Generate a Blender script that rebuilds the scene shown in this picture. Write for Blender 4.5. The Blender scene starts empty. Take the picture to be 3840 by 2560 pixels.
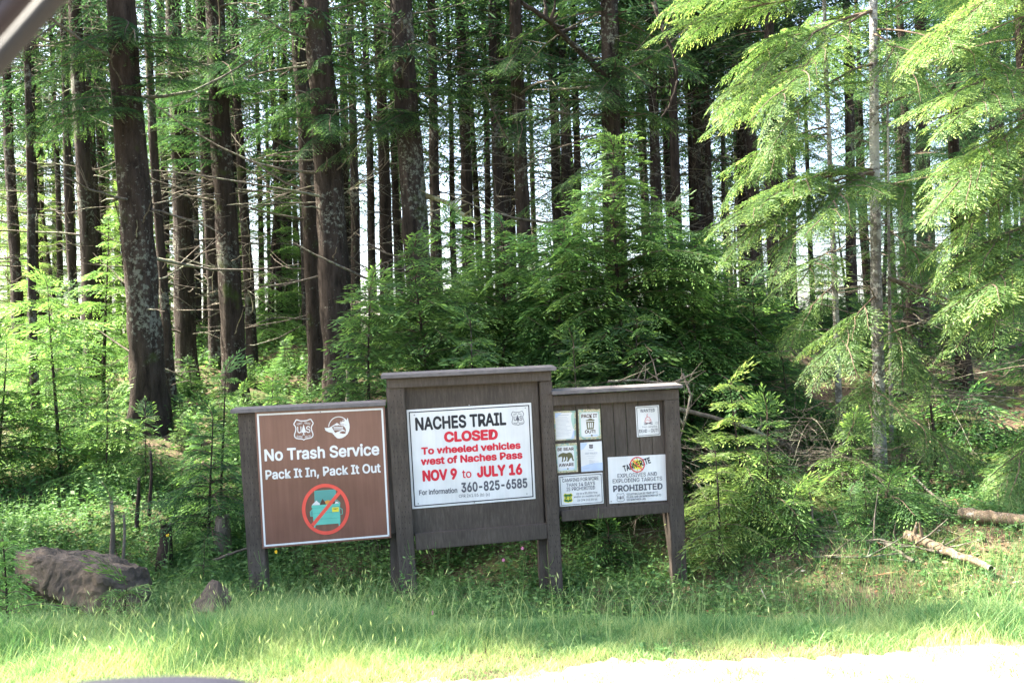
import bpy, bmesh, math, random
import numpy as np
from mathutils import Matrix, Vector

# ------------------------------------------------------------------ camera, sky, sun, exposure
SC = bpy.context.scene
COL = SC.collection
F, CX, CY = 3400.0, 1920.0, 1280.0            # focal length and centre of the 3840 x 2560 photograph
EYE = np.array([0.0, 0.0, 1.65])
ROLL, PITCH = math.radians(2.0), math.radians(1.2)

def rot_axis(w):
    w = np.asarray(w, float); t = np.linalg.norm(w)
    if t < 1e-9: return np.eye(3)
    k = w / t; K = np.array([[0, -k[2], k[1]], [k[2], 0, -k[0]], [-k[1], k[0], 0]])
    return np.eye(3) + math.sin(t) * K + (1 - math.cos(t)) * K @ K

_c, _s = math.cos(ROLL), math.sin(ROLL)
RC = rot_axis((PITCH, 0, 0)) @ np.array([[_c, 0, _s], [0, 1, 0], [-_s, 0, _c]])    # camera (right, forward, up) to world

cam_data = bpy.data.cameras.new('camera')
cam = bpy.data.objects.new('camera', cam_data); COL.objects.link(cam)
cam_data.sensor_width = 36.0; cam_data.lens = 36.0 * F / 3840
cam_data.clip_start = 0.02; cam_data.clip_end = 5000
_m = np.eye(4); _m[:3, 0] = RC[:, 0]; _m[:3, 1] = RC[:, 2]; _m[:3, 2] = -RC[:, 1]; _m[:3, 3] = EYE
cam.matrix_world = Matrix(_m.tolist())
cam_data.dof.use_dof = True; cam_data.dof.focus_distance = 9.5; cam_data.dof.aperture_fstop = 6.0
SC.camera = cam

SUN_AZ, SUN_EL = math.radians(-75), math.radians(50)         # azimuth from +Y towards +X
TO_SUN = np.array([math.sin(SUN_AZ) * math.cos(SUN_EL), math.cos(SUN_AZ) * math.cos(SUN_EL), math.sin(SUN_EL)])
W = bpy.data.worlds.new('World'); SC.world = W; W.use_nodes = True
nt = W.node_tree; nt.nodes.clear()
sky = nt.nodes.new('ShaderNodeTexSky'); sky.sky_type = 'NISHITA'; sky.sun_disc = False
sky.sun_elevation = SUN_EL; sky.sun_rotation = SUN_AZ; sky.dust_density = 4.5; sky.air_density = 1.0
bg = nt.nodes.new('ShaderNodeBackground'); bg.inputs[1].default_value = 0.108
wo = nt.nodes.new('ShaderNodeOutputWorld')
nt.links.new(sky.outputs[0], bg.inputs[0]); nt.links.new(bg.outputs[0], wo.inputs[0])
sl = bpy.data.lights.new('sun', 'SUN'); sl.energy = 5.0; sl.angle = math.radians(0.5); sl.color = (1.0, 0.93, 0.8)
so = bpy.data.objects.new('sun', sl); COL.objects.link(so)
so.rotation_euler = Vector(TO_SUN.tolist()).to_track_quat('Z', 'Y').to_euler(); so.location = (-20, 8, 30)
SC.view_settings.view_transform = 'Standard'; SC.view_settings.look = 'None'
SC.view_settings.exposure = 3.05; SC.view_settings.gamma = 1.0
SC.render.engine = 'CYCLES'
SC.cycles.max_bounces = 6; SC.cycles.diffuse_bounces = 3; SC.cycles.transmission_bounces = 3
SC.cycles.use_denoising = True
SC.cycles.sample_clamp_indirect = 4.0

# ------------------------------------------------------------------ helpers
def P(px, py, d):                       # the point seen at a photograph pixel, d metres in front of the camera
    return EYE + RC @ np.array([d * (px - CX) / F, d, -d * (py - CY) / F])

def smooth(a, b, x):
    t = np.clip((x - a) / (b - a), 0, 1); return t * t * (3 - 2 * t)

def ground_z(x, y):
    x = np.asarray(x, float); y = np.asarray(y, float)
    u = y + 0.7 * np.clip(x - 0.6, 0, 4) * smooth(5.4, 7.8, y) + 0.15 * np.clip(-x - 2.5, 0, 6)
    z = np.interp(u, [-50, 4.6, 6.0, 7.4, 8.6, 9.6, 11, 14.5, 17, 24, 30, 35, 45, 70, 140, 400],
                     [0, 0, -0.17, -0.50, -0.64, -0.52, -0.18, 0.42, 0.86, 2.0, 2.75, 2.9, 1.8, -3.5, -20, -40])
    k = smooth(6, 10, y)
    z = z + k * (0.10 * np.sin(x * 0.9 + y * 0.5) + 0.08 * np.sin(x * 2.1 - y * 1.3 + 1) + 0.05 * np.sin(3.3 * x + 2.7 * y))
    return z + 0.02 * np.sin(5 * x + y) * np.sin(4 * y - x)

def ground_hit(px, py, y0=4.0, y1=40.0):  # where the ray through a pixel meets the ground
    for d in np.arange(y0, y1, 0.02):
        p = P(px, py, d)
        if p[2] <= ground_z(p[0], p[1]): return p
    return P(px, py, y1)

class MB:
    def __init__(self): self.v = []; self.q = []; self.m = []; self.t = []; self.s = []; self.n = 0
    def add(self, v, q, mat=0, tint=0.3, smooth=False):
        v = np.asarray(v, float).reshape(-1, 3); q = np.asarray(q, int).reshape(-1, 4)
        self.v.append(v); self.q.append(q + self.n); self.n += len(v)
        self.m.append(np.full(len(q), mat) if np.isscalar(mat) else np.asarray(mat))
        self.t.append(np.full(len(q), tint) if np.isscalar(tint) else np.asarray(tint))
        self.s.append(np.full(len(q), smooth))
    def quads(self, Q, mat=0, tint=0.3):
        Q = np.asarray(Q).reshape(-1, 4, 3)
        self.add(Q.reshape(-1, 3), np.arange(len(Q) * 4).reshape(-1, 4), mat, tint)
    def tube(self, pts, rad, sides=6, mat=0, tint=0.3, rough=0.0, rng=None, cap=False):
        pts = np.asarray(pts, float); n = len(pts); rad = np.broadcast_to(np.asarray(rad, float), (n,))
        tan = np.gradient(pts, axis=0); tan /= np.linalg.norm(tan, axis=1)[:, None] + 1e-12
        ref = np.array([0, 0, 1.0]) if abs(tan[0][2]) < 0.9 else np.array([1.0, 0, 0])
        a = np.cross(tan, ref); a /= np.linalg.norm(a, axis=1)[:, None] + 1e-12
        b = np.cross(tan, a)
        th = np.arange(sides) / sides * 2 * math.pi
        r = rad[:, None] * np.ones((n, sides))
        if rough and rng is not None:
            g = rng.normal(0, 1, (n, sides)); g = (g + np.roll(g, 1, 1)) / 1.4
            fl = np.sin(th * 3 + rng.uniform(0, 6)) + np.sin(th * 5 + rng.uniform(0, 6))
            r = r * (1 + rough * g + 0.6 * rough * fl[None, :])
        V = pts[:, None] + r[..., None] * (np.cos(th)[None, :, None] * a[:, None] + np.sin(th)[None, :, None] * b[:, None])
        i = np.arange(n - 1)[:, None] * sides; j = np.arange(sides)[None]; j2 = (j + 1) % sides
        q = np.stack([i + j, i + j2, i + sides + j2, i + sides + j], -1).reshape(-1, 4)
        V = V.reshape(-1, 3)
        self.add(V, q, mat, tint, True)
        if cap and sides % 2 == 0:
            for base, s in ((0, 1), ((n - 1) * sides, -1)):
                for k in range(1, sides // 2):
                    f = [k - 1, k, sides - 1 - k, sides - k] if k > 0 else None
                    self.add(V[base:base + sides][f if s > 0 else f[::-1]], [[0, 1, 2, 3]], mat if np.isscalar(mat) else 0, tint)
    def box(self, lo, hi, mat=0, R=None, o=None, bev=0.0):
        x0, y0, z0 = lo; x1, y1, z1 = hi
        v = np.array([[x, y, z] for z in (z0, z1) for y in (y0, y1) for x in (x0, x1)], float)
        if R is not None: v = v @ np.asarray(R).T
        if o is not None: v = v + o
        self.add(v, [[0, 2, 3, 1], [4, 5, 7, 6], [0, 1, 5, 4], [2, 6, 7, 3], [0, 4, 6, 2], [1, 3, 7, 5]], mat)
    def mesh(self, name, mats):
        v = np.concatenate(self.v); q = np.concatenate(self.q).astype(np.int32)
        me = bpy.data.meshes.new(name)
        me.vertices.add(len(v)); me.vertices.foreach_set('co', v.astype(np.float32).ravel())
        me.loops.add(q.size); me.loops.foreach_set('vertex_index', q.ravel())
        me.polygons.add(len(q)); me.polygons.foreach_set('loop_start', np.arange(0, q.size, 4, dtype=np.int32))
        for m in mats: me.materials.append(m)
        me.polygons.foreach_set('material_index', np.concatenate(self.m).astype(np.int32))
        me.polygons.foreach_set('use_smooth', np.concatenate(self.s).astype(bool))
        at = me.attributes.new('tint', 'FLOAT', 'FACE'); at.data.foreach_set('value', np.concatenate(self.t).astype(np.float32))
        me.update(calc_edges=True)
        return me

def link(name, data, parent=None, loc=None):
    o = bpy.data.objects.new(name, data); COL.objects.link(o)
    if parent is not None: o.parent = parent
    if loc is not None: o.location = [float(c) for c in loc]
    return o

def tag(o, label=None, cat=None, group=None, kind=None):
    if label: o['label'] = label
    if cat: o['category'] = cat
    if group: o['group'] = group
    if kind: o['kind'] = kind
    return o

def thing(name, label, cat, loc=(0, 0, 0), group=None):
    return tag(link(name, None, None, loc), label, cat, group)

# ------------------------------------------------------------------ materials
def mat(name):
    m = bpy.data.materials.new(name); m.use_nodes = True
    t = m.node_tree; t.nodes.clear()
    out = t.nodes.new('ShaderNodeOutputMaterial')
    def N(kind, **kw):
        n = t.nodes.new('ShaderNode' + kind)
        for k, v in kw.items():
            if k.startswith('i_'):
                key = k[2:]; n.inputs[int(key) if key.isdigit() else key.replace('_', ' ')].default_value = v
            else: setattr(n, k, v)
        return n
    return m, t, out, N, t.links.new

def ramp(N, stops):
    r = N('ValToRGB'); e = r.color_ramp.elements
    while len(e) < len(stops): e.new(0.5)
    for k, (p, c) in enumerate(stops): e[k].position = p; e[k].color = tuple(c) + (1,) if len(c) == 3 else c
    return r

def simple(name, color, rough=0.6, var=0.12, scale=8.0, spec=0.3):
    m, t, out, N, L = mat(name)
    b = N('BsdfPrincipled', i_Roughness=rough); b.inputs['Specular IOR Level'].default_value = spec
    tc = N('TexCoord'); n = N('TexNoise', i_Scale=scale, i_Detail=5.0)
    L(tc.outputs['Object'], n.inputs['Vector'])
    r = ramp(N, [(0.25, [c * (1 - var) for c in color]), (0.75, [min(1, c * (1 + var)) for c in color])])
    L(n.outputs[0], r.inputs[0]); L(r.outputs[0], b.inputs['Base Color']); L(b.outputs[0], out.inputs[0])
    return m

def needle(name, old, new, transl=0.4, gloss=0.025):
    m, t, out, N, L = mat(name)
    at = N('Attribute', attribute_name='tint'); oi = N('ObjectInfo')
    r = ramp(N, [(0.0, [c * 0.6 for c in old]), (0.35, old), (1.0, new)])
    hs = N('HueSaturation'); mr = N('MapRange', i_3=0.8, i_4=1.2)
    L(at.outputs['Fac'], r.inputs[0]); L(r.outputs[0], hs.inputs['Color'])
    L(oi.outputs['Random'], mr.inputs[0]); L(mr.outputs[0], hs.inputs['Value'])
    mh = N('MapRange', i_3=0.485, i_4=0.512); fr = N('Math', operation='FRACT'); m7 = N('Math', operation='MULTIPLY', i_1=7.31); L(oi.outputs['Random'], m7.inputs[0]); L(m7.outputs[0], fr.inputs[0]); L(fr.outputs[0], mh.inputs[0]); L(mh.outputs[0], hs.inputs['Hue'])
    d = N('BsdfDiffuse'); tr = N('BsdfTranslucent'); g = N('BsdfGlossy', i_Roughness=0.6)
    hs2 = N('HueSaturation', i_Saturation=1.05, i_Value=1.5, i_Hue=0.485)
    L(hs.outputs[0], d.inputs[0]); L(hs.outputs[0], hs2.inputs['Color']); L(hs2.outputs[0], tr.inputs[0])
    mx = N('MixShader', i_0=transl); L(d.outputs[0], mx.inputs[1]); L(tr.outputs[0], mx.inputs[2])
    m2 = N('MixShader', i_0=gloss); L(mx.outputs[0], m2.inputs[1]); L(g.outputs[0], m2.inputs[2])
    L(m2.outputs[0], out.inputs[0])
    return m

def bark(name, dark, mid, lichen, amount=0.5, moss=(0.05, 0.07, 0.015), zs=0.2, scale=10.0, mossamt=0.62):
    m, t, out, N, L = mat(name)
    tc = N('TexCoord'); mp = N('Mapping'); mp.inputs['Scale'].default_value = (1, 1, zs)
    oi = N('ObjectInfo'); va = N('VectorMath', operation='ADD'); vs = N('VectorMath', operation='SCALE'); vs.inputs['Scale'].default_value = 37.0
    cv = N('CombineXYZ'); L(oi.outputs['Random'], cv.inputs[0]); L(oi.outputs['Random'], cv.inputs[2])
    L(cv.outputs[0], vs.inputs[0]); L(tc.outputs['Object'], va.inputs[0]); L(vs.outputs[0], va.inputs[1])
    L(va.outputs[0], mp.inputs['Vector'])
    n1 = N('TexNoise', i_Scale=scale, i_Detail=8.0, i_Roughness=0.7); L(mp.outputs[0], n1.inputs['Vector'])
    r1 = ramp(N, [(0.33, dark), (0.68, mid)]); L(n1.outputs[0], r1.inputs[0])
    n2 = N('TexNoise', i_Scale=13.0, i_Detail=9.0, i_Roughness=0.75); L(va.outputs[0], n2.inputs['Vector'])
    n4 = N('TexNoise', i_Scale=1.1, i_Detail=2.0); L(va.outputs[0], n4.inputs['Vector'])
    ad = N('Math', operation='MULTIPLY_ADD', i_1=0.55, i_2=0.0); L(n4.outputs[0], ad.inputs[0])
    ad2 = N('Math', operation='ADD'); L(ad.outputs[0], ad2.inputs[0]); L(n2.outputs[0], ad2.inputs[1])
    r2 = ramp(N, [(0.92 - 0.2 * amount, (0, 0, 0)), (0.98 - 0.2 * amount, (1, 1, 1))]); L(ad2.outputs[0], r2.inputs[0])
    mx = N('MixRGB', i_2=tuple(lichen) + (1,)); L(r2.outputs[0], mx.inputs[0]); L(r1.outputs[0], mx.inputs[1])
    n3 = N('TexNoise', i_Scale=2.2, i_Detail=6.0); L(va.outputs[0], n3.inputs['Vector'])
    r3 = ramp(N, [(mossamt, (0, 0, 0)), (mossamt + 0.12, (0.8, 0.8, 0.8))]); L(n3.outputs[0], r3.inputs[0])
    mx2 = N('MixRGB', i_2=tuple(moss) + (1,)); L(r3.outputs[0], mx2.inputs[0]); L(mx.outputs[0], mx2.inputs[1])
    b = N('BsdfPrincipled', i_Roughness=0.9); b.inputs['Specular IOR Level'].default_value = 0.15
    bp = N('Bump', i_Strength=1.0, i_Distance=0.08); L(n1.outputs[0], bp.inputs['Height']); L(bp.outputs[0], b.inputs['Normal'])
    L(mx2.outputs[0], b.inputs['Base Color']); L(b.outputs[0], out.inputs[0])
    return m

M_bark = bark('bark', (0.014, 0.010, 0.008), (0.066, 0.050, 0.040), (0.17, 0.175, 0.14), 0.38)
M_bark_red = bark('bark_reddish', (0.016, 0.011, 0.008), (0.068, 0.051, 0.040), (0.17, 0.17, 0.135), 0.25)
M_bark_grey = bark('bark_grey_smooth', (0.10, 0.09, 0.08), (0.24, 0.225, 0.21), (0.42, 0.42, 0.39), 0.85, zs=3.5, scale=5.0, mossamt=0.7)
M_dead = bark('dead_wood', (0.07, 0.058, 0.045), (0.23, 0.195, 0.155), (0.27, 0.28, 0.20), 0.5, moss=(0.16, 0.17, 0.05))
M_log = bark('log_wood', (0.10, 0.07, 0.045), (0.30, 0.23, 0.155), (0.38, 0.36, 0.31), 0.5, mossamt=0.75)
M_cut = simple('cut_wood', (0.42, 0.28, 0.15), 0.85, 0.25, 30)
M_twig = simple('twig', (0.10, 0.07, 0.05), 0.9, 0.2)
M_ndl = needle('needles_hemlock', (0.028, 0.080, 0.027), (0.195, 0.365, 0.085), 0.40)
M_ndl_dk = needle('needles_dark', (0.026, 0.068, 0.026), (0.12, 0.24, 0.07), 0.38)
M_ndl_fir = needle('needles_fir', (0.070, 0.155, 0.042), (0.31, 0.45, 0.12), 0.47)
M_grass = needle('grass_blades', (0.07, 0.18, 0.055), (0.40, 0.46, 0.18), 0.4)
M_leaf = needle('weed_leaves', (0.055, 0.135, 0.035), (0.19, 0.31, 0.08), 0.4, 0.03)

def ground_material():
    m, t, out, N, L = mat('forest_floor')
    tc = N('TexCoord'); n = N('TexNoise', i_Scale=1.1, i_Detail=8.0); L(tc.outputs['Object'], n.inputs['Vector'])
    n2 = N('TexNoise', i_Scale=28.0, i_Detail=6.0, i_Roughness=0.7); L(tc.outputs['Object'], n2.inputs['Vector'])
    r2 = ramp(N, [(0.3, (0.045, 0.033, 0.024)), (0.55, (0.13, 0.09, 0.062)), (0.75, (0.26, 0.2, 0.15))]); L(n2.outputs[0], r2.inputs[0])
    rg = ramp(N, [(0.3, (0.035, 0.055, 0.018)), (0.7, (0.10, 0.13, 0.04))]); L(n2.outputs[0], rg.inputs[0])
    r = ramp(N, [(0.45, (0, 0, 0)), (0.6, (1, 1, 1))]); L(n.outputs[0], r.inputs[0])
    mx = N('MixRGB'); L(r.outputs[0], mx.inputs[0]); L(r2.outputs[0], mx.inputs[1]); L(rg.outputs[0], mx.inputs[2])
    b = N('BsdfPrincipled', i_Roughness=0.95); b.inputs['Specular IOR Level'].default_value = 0.1
    bp = N('Bump', i_Strength=0.8, i_Distance=0.04); L(n2.outputs[0], bp.inputs['Height']); L(bp.outputs[0], b.inputs['Normal'])
    L(mx.outputs[0], b.inputs['Base Color']); L(b.outputs[0], out.inputs[0]); return m
M_ground = ground_material()

def gravel_material():
    m, t, out, N, L = mat('gravel')
    tc = N('TexCoord'); v = N('TexVoronoi', i_Scale=55.0); L(tc.outputs['Object'], v.inputs['Vector'])
    n = N('TexNoise', i_Scale=3.0, i_Detail=8.0); L(tc.outputs['Object'], n.inputs['Vector'])
    bw = N('RGBToBW'); L(v.outputs['Color'], bw.inputs[0])
    r = ramp(N, [(0.0, (0.12, 0.105, 0.09)), (0.45, (0.30, 0.275, 0.24)), (1.0, (0.50, 0.47, 0.42))]); L(bw.outputs[0], r.inputs[0])
    r2 = ramp(N, [(0.35, (0.6, 0.52, 0.45)), (0.6, (1, 1, 1))]); L(n.outputs[0], r2.inputs[0])
    mx = N('MixRGB', blend_type='MULTIPLY', i_0=1.0); L(r.outputs[0], mx.inputs[1]); L(r2.outputs[0], mx.inputs[2])
    b = N('BsdfPrincipled', i_Roughness=0.9); bp = N('Bump', i_Strength=0.6, i_Distance=0.02)
    L(v.outputs['Distance'], bp.inputs['Height']); L(bp.outputs[0], b.inputs['Normal'])
    L(mx.outputs[0], b.inputs['Base Color']); L(b.outputs[0], out.inputs[0]); return m
M_gravel = gravel_material()

# ------------------------------------------------------------------ ground, road, far hills
def sheet(name, xs, ys, zf, m):
    X, Y = np.meshgrid(xs, ys); V = np.stack([X, Y, zf(X, Y)], -1).reshape(-1, 3)
    nx = len(xs); i, j = np.meshgrid(np.arange(len(ys) - 1), np.arange(nx - 1), indexing='ij')
    a = (i * nx + j).ravel(); q = np.stack([a, a + 1, a + nx + 1, a + nx], 1)
    b = MB(); b.add(V, q, 0, 0, True)
    return tag(link(name, b.mesh(name, [m])), kind='structure')

xs = np.concatenate([np.linspace(-150, -22, 20), np.arange(-20, 20.1, 0.25), np.linspace(22, 150, 20)])
ys = np.concatenate([np.linspace(-60, -4, 12), np.arange(-3, 40, 0.25), np.linspace(41, 330, 50)])
sheet('ground', xs, ys, ground_z, M_ground)

def road_edge(x):
    return 4.93 + 0.10 * np.sin(x * 1.3 + 0.5) + 0.06 * np.sin(x * 3.1) + 0.13 * np.clip(x - .4, -.6, 6) - 0.03
rx = np.concatenate([np.linspace(-60, -7, 60), np.linspace(-6.9, 6.9, 700), np.linspace(7, 60, 60)]); rt = np.linspace(0, 1, 24)
def _road():
    X = np.repeat(rx[None], len(rt), 0); jag = 0.05 * np.sin(rx * 23) * np.sin(rx * 9.1) + 0.04 * np.sin(rx * 61 + 2) * np.sin(rx * 17); Y = -4 + rt[:, None] * (road_edge(rx)[None] + 4 + jag[None])
    Z = ground_z(X, Y) + 0.012
    nx = len(rx); i, j = np.meshgrid(np.arange(len(rt) - 1), np.arange(nx - 1), indexing='ij'); a = (i * nx + j).ravel()
    b = MB(); b.add(np.stack([X, Y, Z], -1).reshape(-1, 3), np.stack([a, a + 1, a + nx + 1, a + nx], 1), 0, 0, True)
    tag(link('road', b.mesh('road', [M_gravel])), kind='structure')
_road()

def _hills():
    m = simple('hill_haze_green', (0.17, 0.21, 0.22), 1.0, 0.15, 0.01, 0.0)
    x = np.linspace(-900, 900, 80)
    prof = 8 + 5 * np.sin(x * 0.009 + 1) + 3 * np.sin(x * 0.021) + 2 * np.sin(x * 0.06)
    b = MB(); Y = [420, 520, 640]; Z = [np.full_like(x, -60), prof * 0.55, prof]
    V = np.concatenate([np.stack([x, np.full_like(x, y), z], 1) for y, z in zip(Y, Z)]); n = len(x)
    a = np.concatenate([np.arange(n - 1), np.arange(n - 1) + n]); b.add(V, np.stack([a, a + 1, a + n + 1, a + n], 1), 0, 0, True)
    tag(link('hills', b.mesh('hills', [m])), kind='structure')
_hills()

# ------------------------------------------------------------------ foliage library
RNG = np.random.default_rng(11)

def frame(d, up=(0, 0, 1), roll=0.0):
    d = np.asarray(d, float); d = d / np.linalg.norm(d); y = np.cross(up, d); ny = np.linalg.norm(y)
    y = y / ny if ny > 1e-6 else np.array([0, 1.0, 0]); z = np.cross(d, y)
    if roll: c, s = math.cos(roll), math.sin(roll); y, z = c * y + s * z, -s * y + c * z
    return np.stack([d, y, z], 1)

def kites(pos, dirs, ln, wd, rng, tilt=0.5):
    n = len(pos); d = dirs / np.linalg.norm(dirs, axis=1)[:, None]
    up = np.tile([0, 0, 1.0], (n, 1)) + rng.normal(0, tilt, (n, 3))
    s = np.cross(d, up); s /= np.linalg.norm(s, axis=1)[:, None] + 1e-9
    ln = np.asarray(ln)[:, None]; wd = np.asarray(wd)[:, None]
    mid = pos + d * ln * 0.55
    return np.stack([pos, mid + s * wd * 0.5, pos + d * ln, mid - s * wd * 0.5], 1)

def make_spray(L, k, droop, rng, width=0.42, tilt=0.45, sag=0.3, asp=0.40, ka=(32, 58), ls=1.15, ks=0.5):
    """one flat conifer bough along +X: (quads, tint, wood quads)"""
    n = max(3, int(L / (ls * k))); KP, KD, KL, KT = [], [], [], []
    axis = lambda t: np.array([t * L, 0.03 * L * math.sin(t * 5), 0.10 * L * t - droop * L * t * t])
    for i in range(n + 1):
        t = (i + 0.6) / (n + 0.9); base = axis(t)
        for side in ((-1, 1) if i < n else (0,)):
            l = width * L * (1 - t) ** 0.75 * min(1.0, 0.45 + 2.4 * t) * rng.uniform(0.7, 1.15) + k * 0.7
            ang = math.radians(rng.uniform(42, 62)) * side
            d0 = np.array([math.cos(ang), math.sin(ang), rng.uniform(-0.12, 0.10) - 1.2 * droop * t])
            m = max(2, int(l / (ks * k)))
            for j in range(m + 1):
                u = (j + 0.3) / (m + 0.3); p = base + d0 * l * u + np.array([0, 0, -sag * l * u * u])
                for sd in ((-1, 1) if j < m else (0,)):
                    a2 = ang + sd * math.radians(rng.uniform(*ka))
                    KP.append(p); KD.append([math.cos(a2), math.sin(a2), d0[2] - 0.5 * sag * u + rng.normal(0, 0.12)])
                    KL.append(k * rng.uniform(0.8, 1.25) * (1.0 - 0.3 * u + (0.35 if j == m else 0)))
                    KT.append(0.18 + 0.25 * rng.random() + 0.55 * (u > 0.72) * rng.random() + 0.1 * t)
    KP, KD, KL, KT = map(np.asarray, (KP, KD, KL, KT))
    q = kites(KP, KD, KL, KL * asp, rng, tilt)
    wd = MB(); wd.tube([axis(t) for t in np.linspace(-0.02, 0.95, 6)], np.linspace(0.009 * L + 0.003, 0.002, 6), 3)
    wv = np.concatenate(wd.v); wq = wv[np.concatenate(wd.q)]
    return q, KT, wq

LIB = {}
def lib(kind, L):
    sizes = LIB[kind]; key = min(sizes, key=lambda s: abs(s - L)); v = sizes[key]
    return v[RNG.integers(len(v))], L / key
for L in (0.3, 0.55, 0.9, 1.3, 1.8):
    LIB.setdefault('hem', {})[L] = [make_spray(L, 0.085, 0.50, RNG, 0.46, 0.28, 0.6, 0.25, (20, 40), 0.85, 0.38) for _ in range(5)]
for L in (0.2, 0.4, 0.65, 1.0):
    LIB.setdefault('hemf', {})[L] = [make_spray(L, 0.055, 0.50, RNG, 0.46, 0.28, 0.6, 0.22, (20, 40), 0.85, 0.36) for _ in range(5)]
for L in (0.35, 0.6, 0.9, 1.4, 2.0):
    LIB.setdefault('fir', {})[L] = [make_spray(L, 0.048, 0.26, RNG, 0.40, 0.45, 0.36, 0.22, (22, 46), 0.95, 0.40) for _ in range(5)]
for L in (0.8, 1.6, 2.4, 3.2):
    LIB.setdefault('big', {})[L] = [make_spray(L, 0.17, 0.30, RNG, 0.38, 0.5, 0.6, 0.18, (25, 48), 1.2, 0.42) for _ in range(4)]
for L in (0.8, 1.6, 2.4, 3.2):
    LIB.setdefault('far', {})[L] = [make_spray(L, 0.26, 0.30, RNG, 0.40, 0.6, 0.5, 0.24, (25, 50), 1.2, 0.5) for _ in range(4)]

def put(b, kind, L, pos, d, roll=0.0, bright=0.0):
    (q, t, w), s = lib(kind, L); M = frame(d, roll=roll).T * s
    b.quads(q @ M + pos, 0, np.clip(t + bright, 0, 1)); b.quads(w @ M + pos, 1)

def sapling_mesh(h, r, seed, kind='hem', dens=1.0, mats=None, z0=0.06, bright=0.0, lean=0.0, pw=0.6):
    rng = np.random.default_rng(seed); b = MB(); st = MB()
    ph = rng.uniform(0, 6, 4)
    path = lambda z: np.array([0.04 * h * math.sin(2.2 * z / h + ph[0]) + lean * z, 0.03 * h * math.sin(2.6 * z / h + ph[1]), z])
    zz = np.linspace(-0.15, h * 0.99, 12); st.tube([path(z) for z in zz], np.linspace(0.011 * h + 0.006, 0.004, 12), 7, 0, 0.3, 0.05, rng)
    nl = max(4, int(h * (1 - z0) / (0.12 + 0.028 * h) * dens)); a = rng.uniform(0, 6)
    for lv in range(nl):                                  # whorls with open dark gaps between them
        a += rng.uniform(0.4, 1.2); nb = 5 if lv < nl * .8 else 4
        for k in range(nb):
            f = z0 + (1 - z0) * (lv + 0.5 + rng.normal(0, .16)) / nl; f = min(.985, f); z = f * h; aa = a + k * 6.283 / nb + rng.normal(0, 0.25)
            prof = (1 - f) ** pw * (0.75 + 0.25 * math.sin(9 * f + ph[2])) * min(1, 0.55 + f * 3)
            L = max(0.16, r * 1.2 * prof * rng.uniform(0.6, 1.2))
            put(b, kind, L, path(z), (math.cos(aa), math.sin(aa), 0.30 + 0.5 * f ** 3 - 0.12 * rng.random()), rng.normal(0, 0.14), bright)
    put(b, kind, 0.3, path(h * 0.97), (0.3 * math.cos(a), 0.3 * math.sin(a), 1.0), 0, bright)
    return b.mesh('crown', mats or [M_ndl, M_twig]), st.mesh('trunk', [M_bark])

def crown_mesh(h0, h1, r, seed, kind='big', mats=None, dens=1.0, path=None, keep=None, bright=0.0):
    rng = np.random.default_rng(seed); b = MB(); n = int((h1 - h0) * 5.2 * dens); a = rng.uniform(0, 6)
    path = path or (lambda z: np.array([0, 0, z]))
    for i in range(n):
        f = (i + rng.random()) / n; z = h0 + f * (h1 - h0); a += 2.4 + rng.normal(0, 0.5)
        L = max(0.6, r * (1 - f) ** 0.65 * min(1.0, 0.6 + 2.5 * f) * rng.uniform(0.55, 1.25))
        d = np.array([math.cos(a), math.sin(a), 0.18 - 0.5 * (1 - f) * rng.random() + 0.4 * f * f])
        p = path(z)
        if keep is not None and not keep(p + 0.5 * L * d): continue
        put(b, kind, L, p, d, rng.normal(0, 0.25), bright)
    return b.mesh('crown', mats or [M_ndl_dk, M_twig])

def trunk_mesh(dia, H, seed, lean=(0, 0), limbs=40, lz=(1.2, 9.0), sides=18, mats=None, ll=(0.3, 1.3), flare=0.45, curve=0.02):
    """tapered trunk with its dead limbs; base at the local origin"""
    rng = np.random.default_rng(seed); b = MB(); r0 = dia / 2; p0 = rng.uniform(0, 6)
    path = lambda z: np.array([lean[0] * z + curve * math.sin(z * 0.7 + p0), lean[1] * z + curve * math.cos(z * 0.55 + p0), z])
    rad = lambda z: r0 * (max(0.12, 1.06 - 0.85 * z / H) + flare * math.exp(-max(z, 0) / 0.38))
    zz = np.concatenate([np.linspace(-0.5, 2.0, 9), np.linspace(2.4, 9, 18), np.linspace(10, H, 7)])
    b.tube([path(z) for z in zz], [rad(z) for z in zz], sides, 0, 0.3, 0.055, rng)
    for i in range(limbs):
        z = rng.uniform(*lz); a = rng.uniform(0, 2 * math.pi); L = rng.uniform(*ll) * (1.0 if rng.random() < 0.75 else 1.7)
        d = np.array([math.cos(a), math.sin(a), rng.uniform(-0.25, 0.3)]); base = path(z) + d * rad(z) * 0.6
        bend = rng.uniform(-0.35, 0.5) * L; side = np.array([-d[1], d[0], 0]) * rng.normal(0, 0.2) * L
        tt = np.linspace(0, 1, 6); pts = [base + d * L * t + (np.array([0, 0, bend]) + side) * t * t + rng.normal(0, 0.012, 3) * (t > 0) for t in tt]
        rr = (0.006 + 0.010 * min(1, dia * 2)) * rng.uniform(0.7, 1.4) * (0.6 + 0.4 * L)
        b.tube(pts, np.linspace(rr, rr * 0.3, 6), 4, 1)
        for j in range(rng.integers(0, 4)):
            k = rng.integers(1, 5); e = d * rng.uniform(0.1, 0.4) * L + rng.normal(0, 0.18, 3) * L
            b.tube([pts[k], pts[k] + e * 0.5 + rng.normal(0, 0.01, 3), pts[k] + e], [rr * 0.5, rr * 0.35, rr * 0.15], 3, 1)
    return b.mesh('trunk', mats or [M_bark, M_dead]), path

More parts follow.
